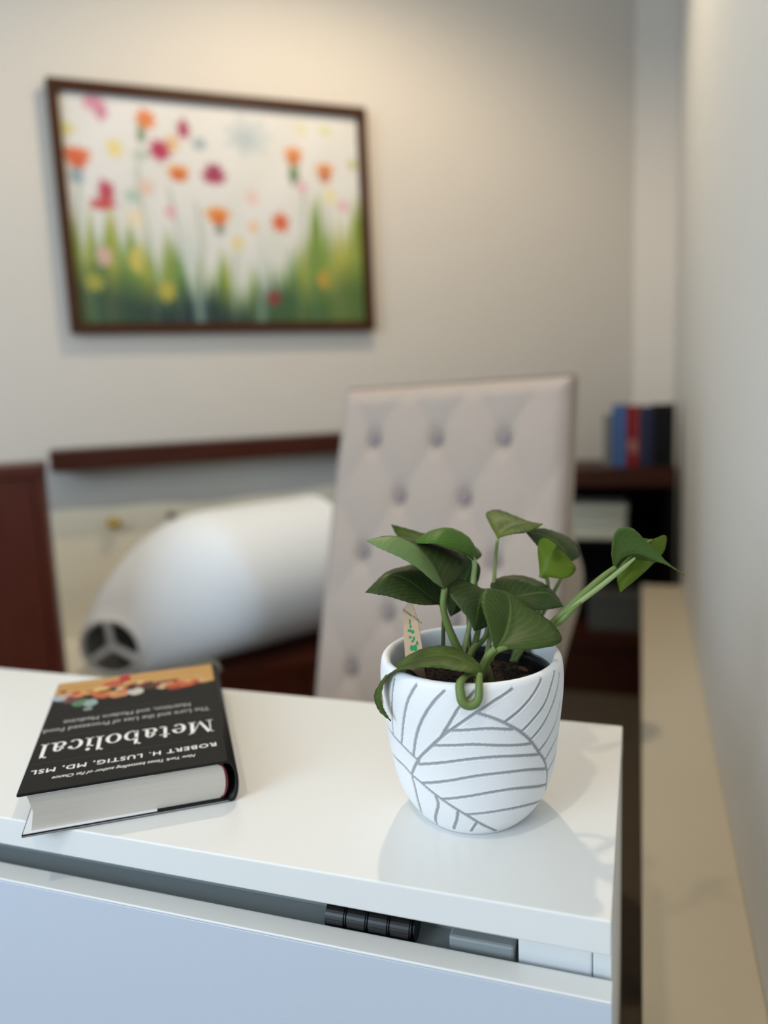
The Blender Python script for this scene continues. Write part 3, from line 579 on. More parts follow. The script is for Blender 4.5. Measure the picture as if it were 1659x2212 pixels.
def build_pot():
    NT, NZ = 640, 190
    th = np.linspace(0, 2*np.pi, NT, endpoint=False)
    zs = np.concatenate([np.linspace(0.0, PH-0.004, NZ)])
    T, Z = np.meshgrid(th, zs)
    Rr = prad(Z)
    # distance to the carved lines on the unrolled wall
    dist = np.full(T.shape, 1.0)
    for base in (0.0, 180.0):
        for ln in GROOVES:
            pts = [(math.radians(a+base), z/1000) for a, z in ln]
            if len(pts) > 2:
                pts = [tuple(p) for p in catmull(pts, 5)]
            for (a0_, z0_), (a1_, z1_) in zip(pts[:-1], pts[1:]):
                rm = float(prad((z0_+z1_)/2))
                dT = (T-a0_+np.pi) % (2*np.pi)-np.pi
                X = dT*Rr; Y = Z-z0_
                ex, ey = (a1_-a0_)*rm, z1_-z0_
                L2 = ex*ex+ey*ey+1e-12
                t = np.clip((X*ex+Y*ey)/L2, 0, 1)
                dist = np.minimum(dist, np.hypot(X-t*ex, Y-t*ey))
    wob = 0.00012*np.sin(T*211+Z*900)+0.0001*np.sin(T*97-Z*1700)
    d = dist+wob
    g = np.clip((0.00140-d)/0.0006, 0, 1)
    g = g*g*(3-2*g)
    lip = np.clip((0.00020*np.cos(np.clip((d-0.0016)/0.0008, -1, 1)*np.pi/2)), 0, 1)
    R2 = Rr-0.0007*g+lip
    vs = np.stack([R2*np.cos(T), R2*np.sin(T), Z], -1).reshape(-1, 3).tolist()
    grey = g.reshape(-1).tolist()
    nrow = NZ
    # rolled rim, inside wall and inner floor
    rt = float(prad(PH-0.004))
    extra = [(rt-0.0006, PH-0.0022), (rt-0.0019, PH-0.0007), (rt-0.0036, PH), (rt-0.0054, PH-0.0008), (rt-0.0066, PH-0.0028), (rt-0.0070, PH-0.008), (rt-0.0066, PH-0.03), (rt-0.0075, PH-0.06), (0.040, 0.010), (0.0, 0.010)]
    for (r, z) in extra:
        for a in th:
            vs.append((r*math.cos(a), r*math.sin(a), z))
        grey += [0.0]*NT
        nrow += 1
    fs = []
    idx = np.arange(NT); nxt = (idx+1) % NT
    for i in range(nrow-1):
        fs += np.stack([i*NT+idx, i*NT+nxt, (i+1)*NT+nxt, (i+1)*NT+idx], 1).tolist()
    fs.append(list(range(NT-1, -1, -1)))
    me = bpy.data.meshes.new('plant_pot')
    me.from_pydata(vs, [], fs)
    me.polygons.foreach_set('use_smooth', [True]*(len(fs)-1)+[False])
    at = me.color_attributes.new('carving', 'FLOAT_COLOR', 'POINT')
    arr = np.ones((len(vs), 4), np.float32); arr[:, 0] = arr[:, 1] = arr[:, 2] = np.array(grey)
    at.data.foreach_set('color', arr.reshape(-1))
    me.update()
    mt = mat('carved_white_ceramic', rgb(240, 241, 243), 0.62, noise=0.04, nscale=25, bump=0.06, bscale=700)
    nt = mt.node_tree; p = nt.nodes['Principled BSDF']
    old = p.inputs['Base Color'].links[0].from_socket
    ca = nt.nodes.new('ShaderNodeVertexColor'); ca.layer_name = 'carving'
    mx = nt.nodes.new('ShaderNodeMix'); mx.data_type = 'RGBA'
    mx.inputs['B'].default_value = rgb(160, 162, 166)
    nt.links.new(ca.outputs['Color'], mx.inputs['Factor']); nt.links.new(old, mx.inputs['A'])
    nt.links.new(mx.outputs['Result'], p.inputs['Base Color'])
    o = mesh_obj('plant_pot', me, mt)
    o.location = PC+Vector((0, 0, 0.0002))
    return tag(o, 'round white ceramic pot with carved grey leaf lines, holding the pothos', 'plant pot')
build_pot()

# black nursery pot with soil inside the ceramic pot
SOIL = 0.1040
nur = thing('nursery_pot', 'black plastic nursery pot with soil inside the white carved pot', 'nursery pot', PC+Vector((0.006, 0.001, 0.0105)))
lathe('pot_shell', [(0.036, 0.0), (0.040, 0.0), (0.0520, SOIL-0.006), (0.0535, SOIL-0.006), (0.0537, SOIL-0.0035), (0.0505, SOIL-0.0035), (0.0500, SOIL-0.008), (0.036, 0.002), (0.0, 0.002)], M_nursery, nur, n=64)
bm = bmesh.new()
NR, NA = 26, 90
rows = []
for i in range(NR+1):
    r = 0.0497*i/NR
    row = []
    for k in range(NA):
        a = 2*math.pi*k/NA
        h = SOIL-0.0135+0.0035*(1-(r/0.05)**2)+rnd.uniform(-0.0012, 0.0012)+0.0012*math.sin(9*r*80+a*3)*(r/0.05)
        row.append(bm.verts.new((r*math.cos(a), r*math.sin(a), h)))
    rows.append(row)
for i in range(NR):
    for k in range(NA):
        bm.faces.new((rows[i][k], rows[i][(k+1) % NA], rows[i+1][(k+1) % NA], rows[i+1][k]))
soil = bm_obj('soil', bm, M_soil, nur); soil['kind'] = 'stuff'
bm = bmesh.new()
for i in range(420):
    r = 0.048*math.sqrt(rnd.random()); a = rnd.uniform(0, 2*math.pi)
    s = rnd.uniform(0.0006, 0.0018)
    mtx = Matrix.Translation((r*math.cos(a), r*math.sin(a), SOIL-0.0105-0.003*(r/0.05)**2+rnd.uniform(0, 0.001))) @ Matrix.Rotation(rnd.uniform(0, 3), 4, Vector((rnd.random(), rnd.random(), 1)).normalized()) @ Matrix.Diagonal((s*rnd.uniform(1, 2.5), s, s*0.8, 1))
    bmesh.ops.create_icosphere(bm, subdivisions=1, radius=1.0, matrix=mtx)
crumbs = bm_obj('soil_crumbs', bm, M_soil, nur); crumbs['kind'] = 'stuff'
for (x, y, s, l) in ((-0.004, 0.012, 0.0032, 1.0), (0.026, -0.012, 0.0016, 4.0), (0.034, 0.004, 0.0014, 5.0), (0.030, 0.020, 0.0018, 3.0), (0.020, -0.030, 0.0016, 2.5)):
    bm = bmesh.new()
    bmesh.ops.create_icosphere(bm, subdivisions=2, radius=1.0, matrix=Matrix.Translation((x, y, SOIL-0.009)) @ Matrix.Rotation(rnd.uniform(0, 3), 4, 'Z') @ Matrix.Diagonal((s*l, s, s, 1)))
    bm_obj('bark_chip', bm, M_bark, nur, smooth=True)

# ------------------------------------------------------------------ pothos
plant = thing('pothos_plant', 'green pothos with heart-shaped leaves growing out of the white carved pot', 'plant', PC)
def build_leaf(stations, material, sub=7, cols=6, bulge=0.035):
    A = catmull([s[0] for s in stations], sub)
    Mm = catmull([s[1] for s in stations], sub)
    B = catmull([s[2] for s in stations], sub)
    nst = len(A)
    vs, uvs, fs = [], [], []
    nc = 2*cols+1
    for i in range(nst):
        a, c, b = Vector(A[i])/1000, Vector(Mm[i])/1000, Vector(B[i])/1000
        ax = (Vector(Mm[min(i+1, nst-1)])-Vector(Mm[max(i-1, 0)])).normalized()
        for j in range(nc):
            t = j/cols-1.0            # -1 .. 1 across the blade
            e = a if t < 0 else b
            w = abs(t)
            p = c.lerp(e, w)
            nrm = (b-a).cross(ax)
            if nrm.length > 1e-9:
                nrm.normalize()
                if nrm.z < 0: nrm = -nrm
                L = (e-c).length
                p = p+nrm*(bulge*L*math.sin(math.pi*w)*1.6)+nrm*0.00025*math.sin(i*1.9+t*3)*w
            vs.append(p); uvs.append((i/(nst-1), j/(nc-1)))
    for i in range(nst-1):
        for j in range(nc-1):
            fs.append((i*nc+j, i*nc+j+1, (i+1)*nc+j+1, (i+1)*nc+j))
    me = bpy.data.meshes.new('leaf')
    me.from_pydata([tuple(v) for v in vs], [], fs)
    me.polygons.foreach_set('use_smooth', [True]*len(fs))
    uvl = me.uv_layers.new(name='uv')
    for lp in me.loops:
        uvl.data[lp.index].uv = uvs[lp.vertex_index]
    me.update()
    o = mesh_obj('leaf', me, material, plant)
    so = o.modifiers.new('thickness', 'SOLIDIFY'); so.thickness = 0.0005; so.offset = 0
    return o
LEAF_LOOK = {
 'A': (M_leaf_two, 'broad leaf folded along its midrib, tip pointing left'), 'B': (M_leaf_dark, 'large dark green leaf spreading to the left'),
 'C': (M_leaf_var, 'leaf with yellow streaks at the back left'), 'D': (M_leaf_arch, 'glossy bright green arched leaf'),
 'E': (M_leaf_dark, 'shaded leaf hanging in the middle'), 'G': (M_leaf_dark, 'leaf pointing down in the middle'),
 'H': (M_leaf_mid, 'largest leaf, at the front right'), 'I': (M_leaf_dark, 'dark leaf behind the large front leaf'),
 'J': (M_leaf_bright, 'small yellow-green leaf with light coming through'), 'K': (M_leaf_dark, 'dark leaf behind the yellow-green leaf'),
 'L': (M_leaf_var, 'topmost leaf, tip pointing right'), 'M1': (M_leaf_light, 'leaf at the end of the long right stem'),
 'M2': (M_leaf_bright, 'yellow-green leaf behind the end of the right stem'), 'N': (M_leaf_var, 'long leaf drooping over the pot rim at the left')}
leaf_obs = {}
for key, st in LEAVES.items():
    o = build_leaf(st, LEAF_LOOK[key][0]); o['label'] = LEAF_LOOK[key][1]
    leaf_obs[key] = o
STEM_MAT = {'D': M_stem_pale, 'R2': M_stem_pale, 'B': M_stem_dark, 'R3': M_stem, 'A': M_stem, 'L': M_stem_pale}
STEM_OF = {'H2': 'H', 'R': 'M1', 'R2': None, 'R3': None, 'S1': None}
for key, (pts, rad) in STEMS.items():
    own = STEM_OF.get(key, key)
    par = leaf_obs[own] if own else plant
    nm = {'R2': 'furled_leaf', 'R3': 'sheath', 'S1': 'stem', 'H2': 'sheath', 'N': 'looped_petiole'}.get(key, 'petiole')
    tube(nm, [Vector(p)/1000 for p in pts], [r/1000 for r in rad], STEM_MAT.get(key, M_stem if key != 'S1' else M_stem_dark), par, n=10, sub=6)

# plant label stuck in the soil
lab = thing('plant_label', 'kraft card plant label with green leaf print standing in the white pot', 'plant label', PC)
def lab_pts():
    o_, ux, uz = LABEL_FRAME
    return Vector(o_), Vector(ux), Vector(uz)
lo, lx, lz = lab_pts(); ln = lx.cross(lz).normalized()
if ln.y > 0: ln = -ln
def L3(u, v, off=0.0): return lo+lx*u+lz*v+ln*off
def slab(name, outline, t0, t1, material, parent):
    n = len(outline)
    vs = [L3(u, v, t0) for u, v in outline]+[L3(u, v, t1) for u, v in outline]
    bm = bmesh.new(); bv = [bm.verts.new(v) for v in vs]
    bm.faces.new(bv[:n]); bm.faces.new(bv[n:])
    for i in range(n): bm.faces.new((bv[i], bv[(i+1) % n], bv[n+(i+1) % n], bv[n+i]))
    return bm_obj(name, bm, material, parent)
card = slab('card', LABEL_OUT, -0.0004, 0.0004, M_kraft, lab)
slab('printed_corner', LABEL_CORNER, 0.00042, 0.00050, M_darkgreen, card)
def lab_text(name, body, size, u, v, rot, material):
    o = text_mesh(name, body, size, (0, 0, 0), 0, material, card, width=None)
    c, s = math.cos(rot), math.sin(rot)
    xd = lx*c+lz*s; yd = -lx*s+lz*c
    for vt in o.data.vertices:
        p = L3(u, v, 0.00055)+xd*vt.co.x+yd*vt.co.y
        vt.co = p
    return o
lab_text('name_text', 'Golden Pothos', 0.0030, 0.0086, 0.0512, -0.62, M_darkink)
for (u, v, ru, rv) in ((0.0062, 0.0470, .0007, .0024), (0.0056, 0.0405, .0016, .0012), (0.0080, 0.0395, .0014, .0014), (0.0066, 0.0435, .0009, .0013), (0.0058, 0.0355, .0012, .0010), (0.0088, 0.0345, .0010, .0016), (0.0076, 0.0325, .0010, .0011), (0.0066, 0.0275, .0014, .0024), (0.0094, 0.0275, .0016, .0026), (0.0112, 0.0310, .0010, .0018), (0.0084, 0.0235, .0012, .0012)):
    slab('printed_leaf', [(u+ru*math.cos(2*math.pi*i/12), v+rv*math.sin(2*math.pi*i/12)) for i in range(12)], 0.00045, 0.00055, M_greenink, card)

# ------------------------------------------------------------------ framed painting
PW, PHT = 0.9416, 0.692
pcx = Vector((-1.2273, 2.2, CAM_Z+0.5521))
pic = thing('framed_painting', 'walnut framed flower painting with orange and crimson blooms on the back wall', 'painting', pcx+NV*0.012, WY)
FW, FD = 0.030, 0.030
def rail(name, quad):
    vs = [(x, -FD, z) for x, z in quad]+[(x, 0.010, z) for x, z in quad]
    bm = bmesh.new(); bv = [bm.verts.new(v) for v in vs]
    for f in ((0, 1, 2, 3), (4, 5, 6, 7), (0, 1, 5, 4), (1, 2, 6, 5), (2, 3, 7, 6), (3, 0, 4, 7)): bm.faces.new([bv[i] for i in f])
    bmesh.ops.bevel(bm, geom=list(bm.edges), offset=0.003, segments=2, affect='EDGES')
    return bm_obj(name, bm, M_frame, pic)
w2, h2 = PW/2, PHT/2
rail('frame_rail', [(-w2, h2), (w2, h2), (w2-FW, h2-FW), (-w2+FW, h2-FW)])
rail('frame_rail', [(-w2, -h2), (w2, -h2), (w2-FW, -h2+FW), (-w2+FW, -h2+FW)])
rail('frame_rail', [(-w2, h2), (-w2, -h2), (-w2+FW, -h2+FW), (-w2+FW, h2-FW)])
rail('frame_rail', [(w2, h2), (w2, -h2), (w2-FW, -h2+FW), (w2-FW, h2-FW)])
def build_canvas():
    NU, NV_ = 220, 160
    u, v = np.meshgrid(np.linspace(0, 1, NU), np.linspace(0, 1, NV_))
    def n1(x, seed):
        r = np.random.default_rng(seed); k = r.random(400)
        i = np.floor(x).astype(int); f = x-i; f = f*f*(3-2*f)
        return k[i % 400]*(1-f)+k[(i+1) % 400]*f
    img = np.zeros((NV_, NU, 3)); img[:] = (228, 224, 220)
    img += (n1(u*9+v*5, 3)-0.5)[..., None]*np.array([10, 8, 12])
    sl = u+0.06*(v-0.8)*np.sin(u*17)
    g1, g2, g3 = n1(sl*26, 1), n1(sl*60, 2), n1(sl*14, 5)
    top = 0.57+0.24*np.exp(-((u-0.52)/0.22)**2)*0.8+(g2-0.5)*0.26-0.10*(u > 0.8)
    a = np.clip((v-top+0.05)/0.20, 0, 1)
    a = a*a*(3-2*a)
    yel = np.array([170, 170, 66.]); grn = np.array([88, 132, 60.]); tel = np.array([18, 46, 48.]); deep = np.array([28, 70, 38.])
    gc = yel*(g1)[..., None]+grn*(1-g1)[..., None]
    dk = np.clip((v-0.74)/0.16+(g3-0.5)*0.9, 0, 1)*(0.55+0.45*np.exp(-((u-0.36)/0.22)**2))
    dcol = tel*(1-np.clip((u-0.55)*3, 0, 1))[..., None]+deep*np.clip((u-0.55)*3, 0, 1)[..., None]
    gc = gc*(1-dk[..., None])+dcol*dk[..., None]
    faint = np.clip((v-0.35)/0.5, 0, 1)*np.clip(g2*1.6-0.75, 0, 1)*0.5
    img = img*(1-faint[..., None])+np.array([176, 196, 170.])*faint[..., None]
    img = img*(1-a[..., None])+gc*a[..., None]
    pale = np.exp(-((u-0.38-0.05*(v-0.7))/0.018)**2)*np.clip((v-0.5)/0.2, 0, 1)*0.6
    pale += np.exp(-((u-0.62+0.05*(v-0.7))/0.02)**2)*np.clip((v-0.55)/0.2, 0, 1)*0.45
    img = img*(1-pale[..., None])+np.array([190, 206, 200.])*pale[..., None]
    for su, v0 in ((0.045, 0.33), (0.40, 0.42), (0.53, 0.64), (0.74, 0.62), (0.79, 0.33), (0.88, 0.40), (0.33, 0.36), (0.24, 0.25)):
        s = np.exp(-((u-su-0.015*np.sin(v*7+su*9))/0.006)**2)*np.clip((v-v0)/0.05, 0, 1)*0.45
        img = img*(1-s[..., None])+np.array([116, 142, 112.])*s[..., None]
    for (bu, bv, ru, rv, r_, g_, b_) in BLOBS:
        w = 0.16*np.sin(7*np.arctan2(v-bv, u-bu)+bu*40)
        q = np.sqrt(((u-bu)/ru)**2+((v-bv)/rv)**2)*(1+w)
        s = np.clip((1.15-q)/0.45, 0, 1)
        s = s*0.92
        img = img*(1-s[..., None])+np.array([r_, g_, b_], float)*s[..., None]
    img = np.clip(img, 0, 255)/255
    lin_ = np.where(img <= 0.04045, img/12.92, ((img+0.055)/1.055)**2.4)
    X = -w2+FW*0.8+u*(PW-FW*1.6); Z = h2-FW*0.8-v*(PHT-FW*1.6)
    vs = np.stack([X, np.full_like(X, -0.012), Z], -1).reshape(-1, 3).tolist()
    fs = []
    for j in range(NV_-1):
        i = np.arange(NU-1)
        fs += np.stack([j*NU+i, (j+1)*NU+i, (j+1)*NU+i+1, j*NU+i+1], 1).tolist()
    me = bpy.data.meshes.new('canvas'); me.from_pydata(vs, [], fs)
    at = me.color_attributes.new('paint', 'FLOAT_COLOR', 'POINT')
    arr = np.ones((len(vs), 4), np.float32); arr[:, :3] = 0.84*lin_.reshape(-1, 3)
    at.data.foreach_set('color', arr.reshape(-1)); me.update()
    mt = mat('painted_canvas', (1, 1, 1, 1), 0.6, bump=0.15, bscale=300)
    ca = mt.node_tree.nodes.new('ShaderNodeVertexColor'); ca.layer_name = 'paint'
    mt.node_tree.links.new(ca.outputs['Color'], mt.node_tree.nodes['Principled BSDF'].inputs['Base Color'])
    mesh_obj('canvas', me, mt, pic)
build_canvas()
box('backing_board', (-w2+0.02, w2-0.02, -0.009, -0.001, -h2+0.02, h2-0.02), M_kraft, pic)

# ------------------------------------------------------------------ console with shelf along the back wall
CD = 1.9
con = thing('console_bench', 'dark mahogany bench with a tall back rail against the back wall, behind the chair', 'bench', wp(-0.094, CD, 0), WY)
CW, CDP = 1.16, 0.55
zt, zs_ = CAM_Z-0.1225, CAM_Z-0.690
box('back_rail', (0.0, CW, 0.40, CDP, zt-0.058, zt), M_mahog, con, bev=0.003)
box('back_post', (-0.060, -0.034, 0.510, CDP-0.005, 0.0, zt-0.0585), M_mahog, con, bev=0.001)
box('back_post', (CW-0.034, CW-0.004, 0.510, CDP-0.005, 0.0, zt-0.0585), M_mahog, con, bev=0.001)
box('back_panel', (-0.0335, CW-0.0345, CDP-0.040, CDP-0.03, zs_+0.0005, zt-0.0585), M_backgrey, con)
box('deck_board', (-0.062, CW, 0.0, 0.5095, zs_-0.03, zs_), M_mahog, con, bev=0.001)
for i in range(2):
    x0 = 0.032+i*(CW-0.068)/2
    d = box('drawer_front', (x0+0.002, x0+(CW-0.068)/2-0.002, 0.006, 0.025, 0.06, zs_-0.033), M_mahog, con, bev=0.002)
    bm = bmesh.new(); bmesh.ops.create_uvsphere(bm, u_segments=16, v_segments=10, radius=0.014)
    kk = bm_obj('knob', bm, M_brass, d, smooth=True); kk.location = (x0+(CW-0.068)/4, -0.007, 0.17)
box('side_panel', (-0.058, -0.032, 0.006, 0.494, 0.0, zs_-0.0305), M_mahog, con)
box('side_panel', (CW-0.034, CW-0.004, 0.006, 0.494, 0.0, zs_-0.0305), M_mahog, con)
box('plinth', (0.032, CW-0.036, 0.03, 0.48, 0.0, 0.058), M_mahog, con)

# low red-brown cabinet at the left, in front of the console's end
RD = 1.72
red = thing('side_cabinet', 'low reddish-brown wooden cabinet at the left edge of the picture', 'cabinet', wp(-0.085, RD, 0), WY)
rzt = CAM_Z-0.1165
box('top_board', (-0.62, 0.0, 0.0, 0.16, rzt-0.025, rzt), M_mahog_red, red, bev=0.002)
box('side_panel', (-0.022, -0.002, 0.004, 0.158, 0.0, rzt-0.0255), M_mahog_red, red, bev=0.001)
box('side_panel', (-0.618, -0.598, 0.004, 0.158, 0.0, rzt-0.0255), M_mahog_red, red, bev=0.001)
box('back_panel', (-0.5975, -0.0225, 0.145, 0.156, 0.0, rzt-0.0255), M_mahog_red, red)
for i in range(2):
    d = box('door', (-0.597+i*0.288, -0.597+i*0.288+0.285, 0.003, 0.021, 0.05, rzt-0.028), M_mahog_red, red, bev=0.0015)
    h = box('handle', (-0.597+0.262+i*0.05, -0.597+0.270+i*0.05, -0.012, 0.0028, 0.50, 0.62), M_brass, d, bev=0.002)
box('plinth', (-0.59, -0.03, 0.03, 0.14, 0.0, 0.048), M_mahog_red, red)

# cream board standing at the back of the niche
bo = thing('cream_board', 'cream board with a yellow and a brown knob standing on the mahogany bench', 'board', wp(-0.150, 2.389, zs_), WY)
vs = []
TOPZ = 0.386
NB = 30
bm = bmesh.new()
fr, bk_ = [], []
for i in range(NB+1):
    x = 1.10*i/NB
    zc = TOPZ+0.006*math.sin(x*9)+0.003*math.sin(x*23)
    fr.append((bm.verts.new((x, 0, 0)), bm.verts.new((x, 0, zc)))); bk_.append((bm.verts.new((x, 0.012, 0)), bm.verts.new((x, 0.012, zc))))
for i in range(NB):
    bm.faces.new((fr[i][0], fr[i+1][0], fr[i+1][1], fr[i][1])); bm.faces.new((bk_[i][0], bk_[i+1][0], bk_[i+1][1], bk_[i][1]))
    bm.faces.new((fr[i][1], fr[i+1][1], bk_[i+1][1], bk_[i][1])); bm.faces.new((fr[i][0], fr[i+1][0], bk_[i+1][0], bk_[i][0]))
bm.faces.new((fr[0][0], fr[0][1], bk_[0][1], bk_[0][0])); bm.faces.new((fr[NB][0], fr[NB][1], bk_[NB][1], bk_[NB][0]))
bm_obj('panel', bm, M_cream, bo)
box('foot_sheet', (0.002, 0.42, -0.455, -0.0005, 0.0002, 0.003), M_cream, bo)
def knob(px, pz, r, material, label):
    bm = bmesh.new()
    bmesh.ops.create_uvsphere(bm, u_segments=20, v_segments=12, radius=r, matrix=Matrix.Diagonal((1, 0.7, 0.75, 1)))
    bmesh.ops.create_cone(bm, cap_ends=True, segments=16, radius1=r*0.5, radius2=r*0.5, depth=r, matrix=Matrix.Translation((0, r*0.7, 0)) @ Matrix.Rotation(math.pi/2, 4, 'X'))
    k_ = bm_obj('knob', bm, material, bo, smooth=True); k_.location = (px, -r*1.2, pz); k_['label'] = label
knob(0.0574+0.150, CAM_Z-0.346-zs_, 0.021, M_brass, 'yellow brass knob')
knob(0.2242+0.150, CAM_Z-0.341-zs_, 0.014, M_brown, 'brown knob')

# white lampshade lying on its side on the shelf
sh = thing('lamp_shade', 'large white bell-shaped lampshade lying on its side on the mahogany bench, three-spoke ring forward', 'lampshade', wp(0.0141, 1.95, 0), WY)
c1 = Vector((0.0, 0.0, CAM_Z-0.594)); c2 = Vector((0.62, 0.215, CAM_Z-0.490))
axd = (c2-c1).normalized(); n0 = Vector((0.42, 0.90, 0.10)).normalized()
def frame_at(t):
    nn_ = n0.lerp(axd, min(1.0, t*2.0)).normalized()
    u_ = nn_.cross(Vector((0, 0, 1))).normalized()
    return nn_, u_, u_.cross(nn_)
def cone_wall(name, ra, rb, material, n=72):
    vs, fs = [], []
    TT = np.linspace(0, 1, 19)**1.7
    for t in TT:
        t = float(t)
        _, u_, v_ = frame_at(t)
        c = c1.lerp(c2, t); r = ra+(rb-ra)*math.sin(math.pi/2*min(1.0, t*2.1))**0.82
        c.z = max(c.z if t < 0.01 else 0.0, zs_+0.004+(r+(0.0025 if ra < 0.075 else 0))*0.992)
        for k in range(n):
            a = 2*math.pi*k/n
            vs.append(c+(u_*math.cos(a)+v_*math.sin(a))*r)
    for i in range(len(TT)-1):
        for k in range(n):
            fs.append((i*n+k, i*n+(k+1) % n, (i+1)*n+(k+1) % n, (i+1)*n+k))
    return pyd(name, vs, fs, material, sh, True)
cone_wall('shade', 0.0760, 0.200, M_shade)
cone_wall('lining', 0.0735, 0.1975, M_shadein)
def ring_tube(name, t, r, rad, material):
    nn_, u_, v_ = frame_at(t); c = c1.lerp(c2, t)
    if t > 0.5: c.z = zs_+0.004+0.2*0.992
    vs, fs = [], []
    n, mseg = 64, 8
    for k in range(n):
        a = 2*math.pi*k/n
        d = u_*math.cos(a)+v_*math.sin(a)
        for j in range(mseg):
            b = 2*math.pi*j/mseg
            vs.append(c+d*(r+rad*math.cos(b))+nn_*rad*math.sin(b))
    for k in range(n):
        for j in range(mseg):
            fs.append((k*mseg+j, k*mseg+(j+1) % mseg, ((k+1) % n)*mseg+(j+1) % mseg, ((k+1) % n)*mseg+j))
    return pyd(name, vs, fs, material, sh, True)
ring_tube('top_ring', 0.0, 0.0735, 0.0065, M_shade)
ring_tube('bottom_ring', 1.0, 0.1985, 0.004, M_shade)
n_, u_, v_ = frame_at(0.0)
for k in range(3):
    a = math.radians(88+120*k)
    d = (u_*-math.cos(a)+v_*math.sin(a))
    tube('spoke', [c1+n_*0.006, c1+n_*0.004+d*0.036, c1+n_*0.001+d*0.072], [0.0095, 0.0090, 0.0090], M_shade, sh, n=10, sub=3)

# ------------------------------------------------------------------ tufted chair
ch = thing('tufted_chair', 'taupe button-tufted upholstered chair facing the cabinet from behind the pot', 'chair', (-0.3715, 1.26, 0), math.radians(-9.5))
SEAT, CHW, CHT = 0.43, 0.466, 1.014
tanr = math.tan(math.radians(17))
SPX, SPZ, OFFX, ZR1 = 0.133, 0.106, -0.015, CHT-0.105
def tuft(x, z):
    a = (x-OFFX)/SPX+(z-ZR1)/(2*SPZ); b = (x-OFFX)/SPX-(z-ZR1)/(2*SPZ)
    h = abs(math.sin(math.pi*a))*abs(math.sin(math.pi*b))
    h = h**0.7
    # buttons pull deepest
    fa, fb = a-round(a), b-round(b)
    q = math.exp(-((fa*fa+fb*fb)/0.020))
    return 0.0065*h-(0.017*q if abs(x) < 0.165 else 0.0)
NX, NZ2 = 110, 130
vs, fs = [], []
z0b = SEAT-0.02
for j in range(NZ2+1):
    z = z0b+(CHT-z0b)*j/NZ2
    for i in range(NX+1):
        fx = i/NX*2-1
        wv = CHW*(0.5+0.012*math.sin(math.pi*(z-SEAT)/(CHT-SEAT)))
        x = fx*wv
        edge = min(1.0, (1-abs(fx))*CHW/2/0.028, (CHT-z)/0.03)
        rnd_e = 0.034*(1-math.sqrt(max(0.0, 1-(1-max(edge, 0))**2)))
        t = tuft(x, z)*min(1.0, max(0.0, edge))
        y = (z-SEAT)*tanr-t+rnd_e-0.012
        zz_ = z+0.004*fx*(z > CHT-0.03)
        vs.append((x, y, zz_))
for j in range(NZ2):
    for i in range(NX):
        k = j*(NX+1)+i
        fs.append((k, k+1, k+NX+2, k+NX+1))
back = pyd('backrest', vs, fs, M_fabric, ch, True)
# padded outer back, thickest at the lumbar
vs, fs = [], []
NQ, NP = 40, 24
for j in range(NQ+1):
    z = z0b+(CHT-z0b)*j/NQ
    hgt = (z-z0b)/(CHT-z0b)
    th_ = 0.045+0.165*math.exp(-((hgt-0.36)/0.14)**2)
    w = CHW*(0.5+0.012*math.sin(math.pi*(z-SEAT)/(CHT-SEAT)))
    for i in range(NP+1):
        a = math.pi*i/NP
        e = 0.22
        cx = math.copysign(abs(math.cos(a))**e, math.cos(a)); sy = abs(math.sin(a))**e
        vs.append((w*cx, (z-SEAT)*tanr+0.022-0.012+sy*th_, z+0.004*cx*(hgt > 0.95)))
for j in range(NQ):
    for i in range(NP):
        k = j*(NP+1)+i
        fs.append((k, k+1, k+NP+2, k+NP+1))
top_i = NQ*(NP+1)
fs.append(tuple(top_i+i for i in range(NP+1)))
fs.append(tuple(NP-i for i in range(NP+1)))
pyd('outer_back', vs, fs, M_fabric_side, ch, True)
bm = bmesh.new()
bmesh.ops.create_uvsphere(bm, u_segments=16, v_segments=8, radius=0.011, matrix=Matrix.Diagonal((1, 0.45, 1, 1)))
bme = bpy.data.meshes.new('button'); bm.to_mesh(bme); bm.free(); bme.materials.append(M_button)
bme.polygons.foreach_set('use_smooth', [True]*len(bme.polygons))
row = 0
zb = ZR1
while zb > SEAT+0.02:
    xs_ = [OFFX+SPX*k for k in (-1, 0, 1)] if row % 2 == 0 else [OFFX+SPX*(k+0.5) for k in (-2, -1, 0, 1)]
    for x in xs_:
        if abs(x) < 0.165:
            b = mesh_obj('button', bme, None, ch)
            b.location = (x, (zb-SEAT)*tanr+0.006-0.012, zb)
    zb -= SPZ; row += 1
box('seat', (-CHW/2, CHW/2, -0.44, 0.03, SEAT-0.12, SEAT-0.005), M_fabric, ch, bev=0.025, seg=4)
for (x, y) in ((-0.19, -0.40), (0.19, -0.40), (-0.19, 0.03), (0.19, 0.03)):
    sgn = 1 if y > 0 else -0.3
    tube('leg', [(x, y, SEAT-0.12), (x*1.03, y+0.02*sgn, 0.15), (x*1.06, y+0.05*sgn, 0.0)], [0.021, 0.017, 0.012], M_leg, ch, n=12, sub=4)

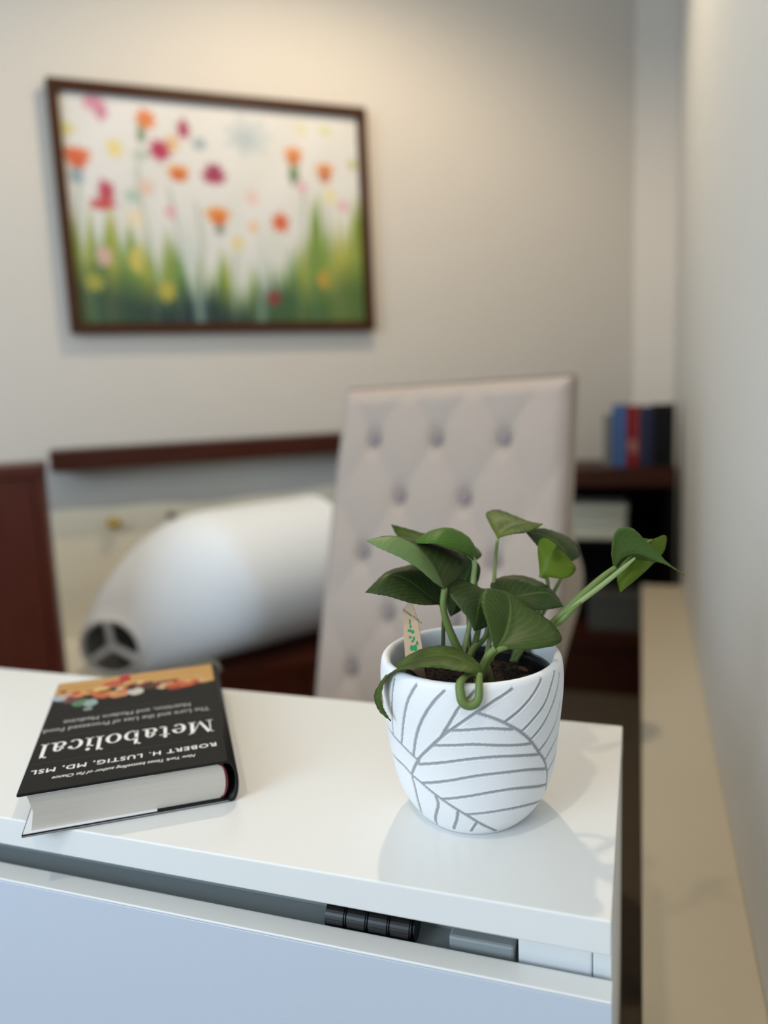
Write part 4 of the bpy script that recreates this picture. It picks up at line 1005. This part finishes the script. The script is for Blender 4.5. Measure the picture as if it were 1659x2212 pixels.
# ------------------------------------------------------------------ bookcase in the far corner
BY = 2.45
bcx = thing('corner_bookcase', 'dark wooden open bookcase in the far right corner', 'bookcase', (-0.15, BY, 0))
def bb(x0, x1, y0, y1, z0, z1): return (x0+0.15, x1+0.15, y0, y1, z0, z1)
BX0, BX1 = -0.50, 0.102
tz = CAM_Z-0.262
box('top_board', bb(BX0, BX1, 0.0, 0.30, tz-0.055, tz), M_shelf, bcx, bev=0.002)
box('side_panel', bb(BX0, BX0+0.025, 0.01, 0.295, 0.0, tz-0.0555), M_shelf, bcx)
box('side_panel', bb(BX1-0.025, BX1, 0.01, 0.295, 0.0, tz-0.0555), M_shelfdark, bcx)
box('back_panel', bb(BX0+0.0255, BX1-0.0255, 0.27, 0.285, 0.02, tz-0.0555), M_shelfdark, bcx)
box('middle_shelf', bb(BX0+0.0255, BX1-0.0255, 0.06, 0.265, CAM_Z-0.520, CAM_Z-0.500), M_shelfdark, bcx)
box('lower_shelf', bb(BX0+0.0255, BX1-0.0255, 0.012, 0.265, CAM_Z-0.845, CAM_Z-0.800), M_shelf, bcx, bev=0.001)
box('base_front', bb(BX0+0.0255, BX1-0.0255, 0.02, 0.04, 0.0, CAM_Z-0.8455), M_shelf, bcx)
# books standing on top
bks = [('grey', -0.112, 0.024, 0.165, (112, 112, 110), 'slim grey book, leftmost on top of the corner bookcase'),
       ('blue', -0.086, 0.042, 0.195, (66, 92, 138), 'blue book standing on the corner bookcase beside the red one'),
       ('red', -0.043, 0.036, 0.190, (122, 26, 22), 'red book standing between blue and navy books on the corner bookcase'),
       ('navy', -0.006, 0.040, 0.188, (40, 42, 66), 'navy book standing right of the red book on the corner bookcase'),
       ('black', 0.035, 0.062, 0.192, (14, 13, 14), 'thick black book at the right end of the row on the bookcase')]
for nm, x, w, h, c, lb in bks:
    bkt = thing('standing_book', lb, 'book', (x+w/2, BY+0.06, tz+0.0003), 0, 'books standing on the corner bookcase')
    mm = mat('cover_'+nm, rgb(*c), 0.6, noise=0.15, nscale=30, spec=0.15)
    box('cover', (-w/2, -w/2+0.003, 0.004, 0.150, 0, h), mm, bkt, bev=0.0006)
    box('cover', (w/2-0.003, w/2, 0.004, 0.150, 0, h), mm, bkt, bev=0.0006)
    box('spine', (-w/2, w/2, 0.0, 0.0038, 0, h), mm, bkt, bev=0.001)
    box('page_block', (-w/2+0.0032, w/2-0.0032, 0.0042, 0.145, 0.003, h-0.003), M_pages, bkt)
    if nm == 'red':
        box('spine_label', (-w/2+0.004, w/2-0.004, -0.0004, -0.0001, 0.045, 0.085), mat('spine_label_print', rgb(140, 84, 70), 0.6, noise=0.1), bkt)
# pale box on the middle shelf, dark box on the lower shelf
M_bin = mat('grey_green_box', rgb(205, 204, 186), 0.7, noise=0.06)
bi = thing('storage_box', 'pale grey-green box on the middle shelf of the corner bookcase', 'box', (-0.145, BY+0.065, CAM_Z-0.4997))
box('body', (-0.130, 0.105, 0.0, 0.15, 0.0, 0.085), M_bin, bi, bev=0.012, seg=3)
box('lid', (-0.134, 0.109, -0.004, 0.154, 0.086, 0.118), M_bin, bi, bev=0.012, seg=3)
M_dbin = mat('dark_grey_box', rgb(70, 72, 68), 0.7, noise=0.1)
di = thing('dark_box', 'dark grey box on the lowest shelf of the corner bookcase', 'box', (-0.05, BY+0.06, CAM_Z-0.7997))
box('body', (-0.11, 0.08, 0.0, 0.18, 0.0, 0.10), M_dbin, di, bev=0.004)
box('lid', (-0.113, 0.083, -0.003, 0.183, 0.101, 0.125), M_dbin, di, bev=0.004)
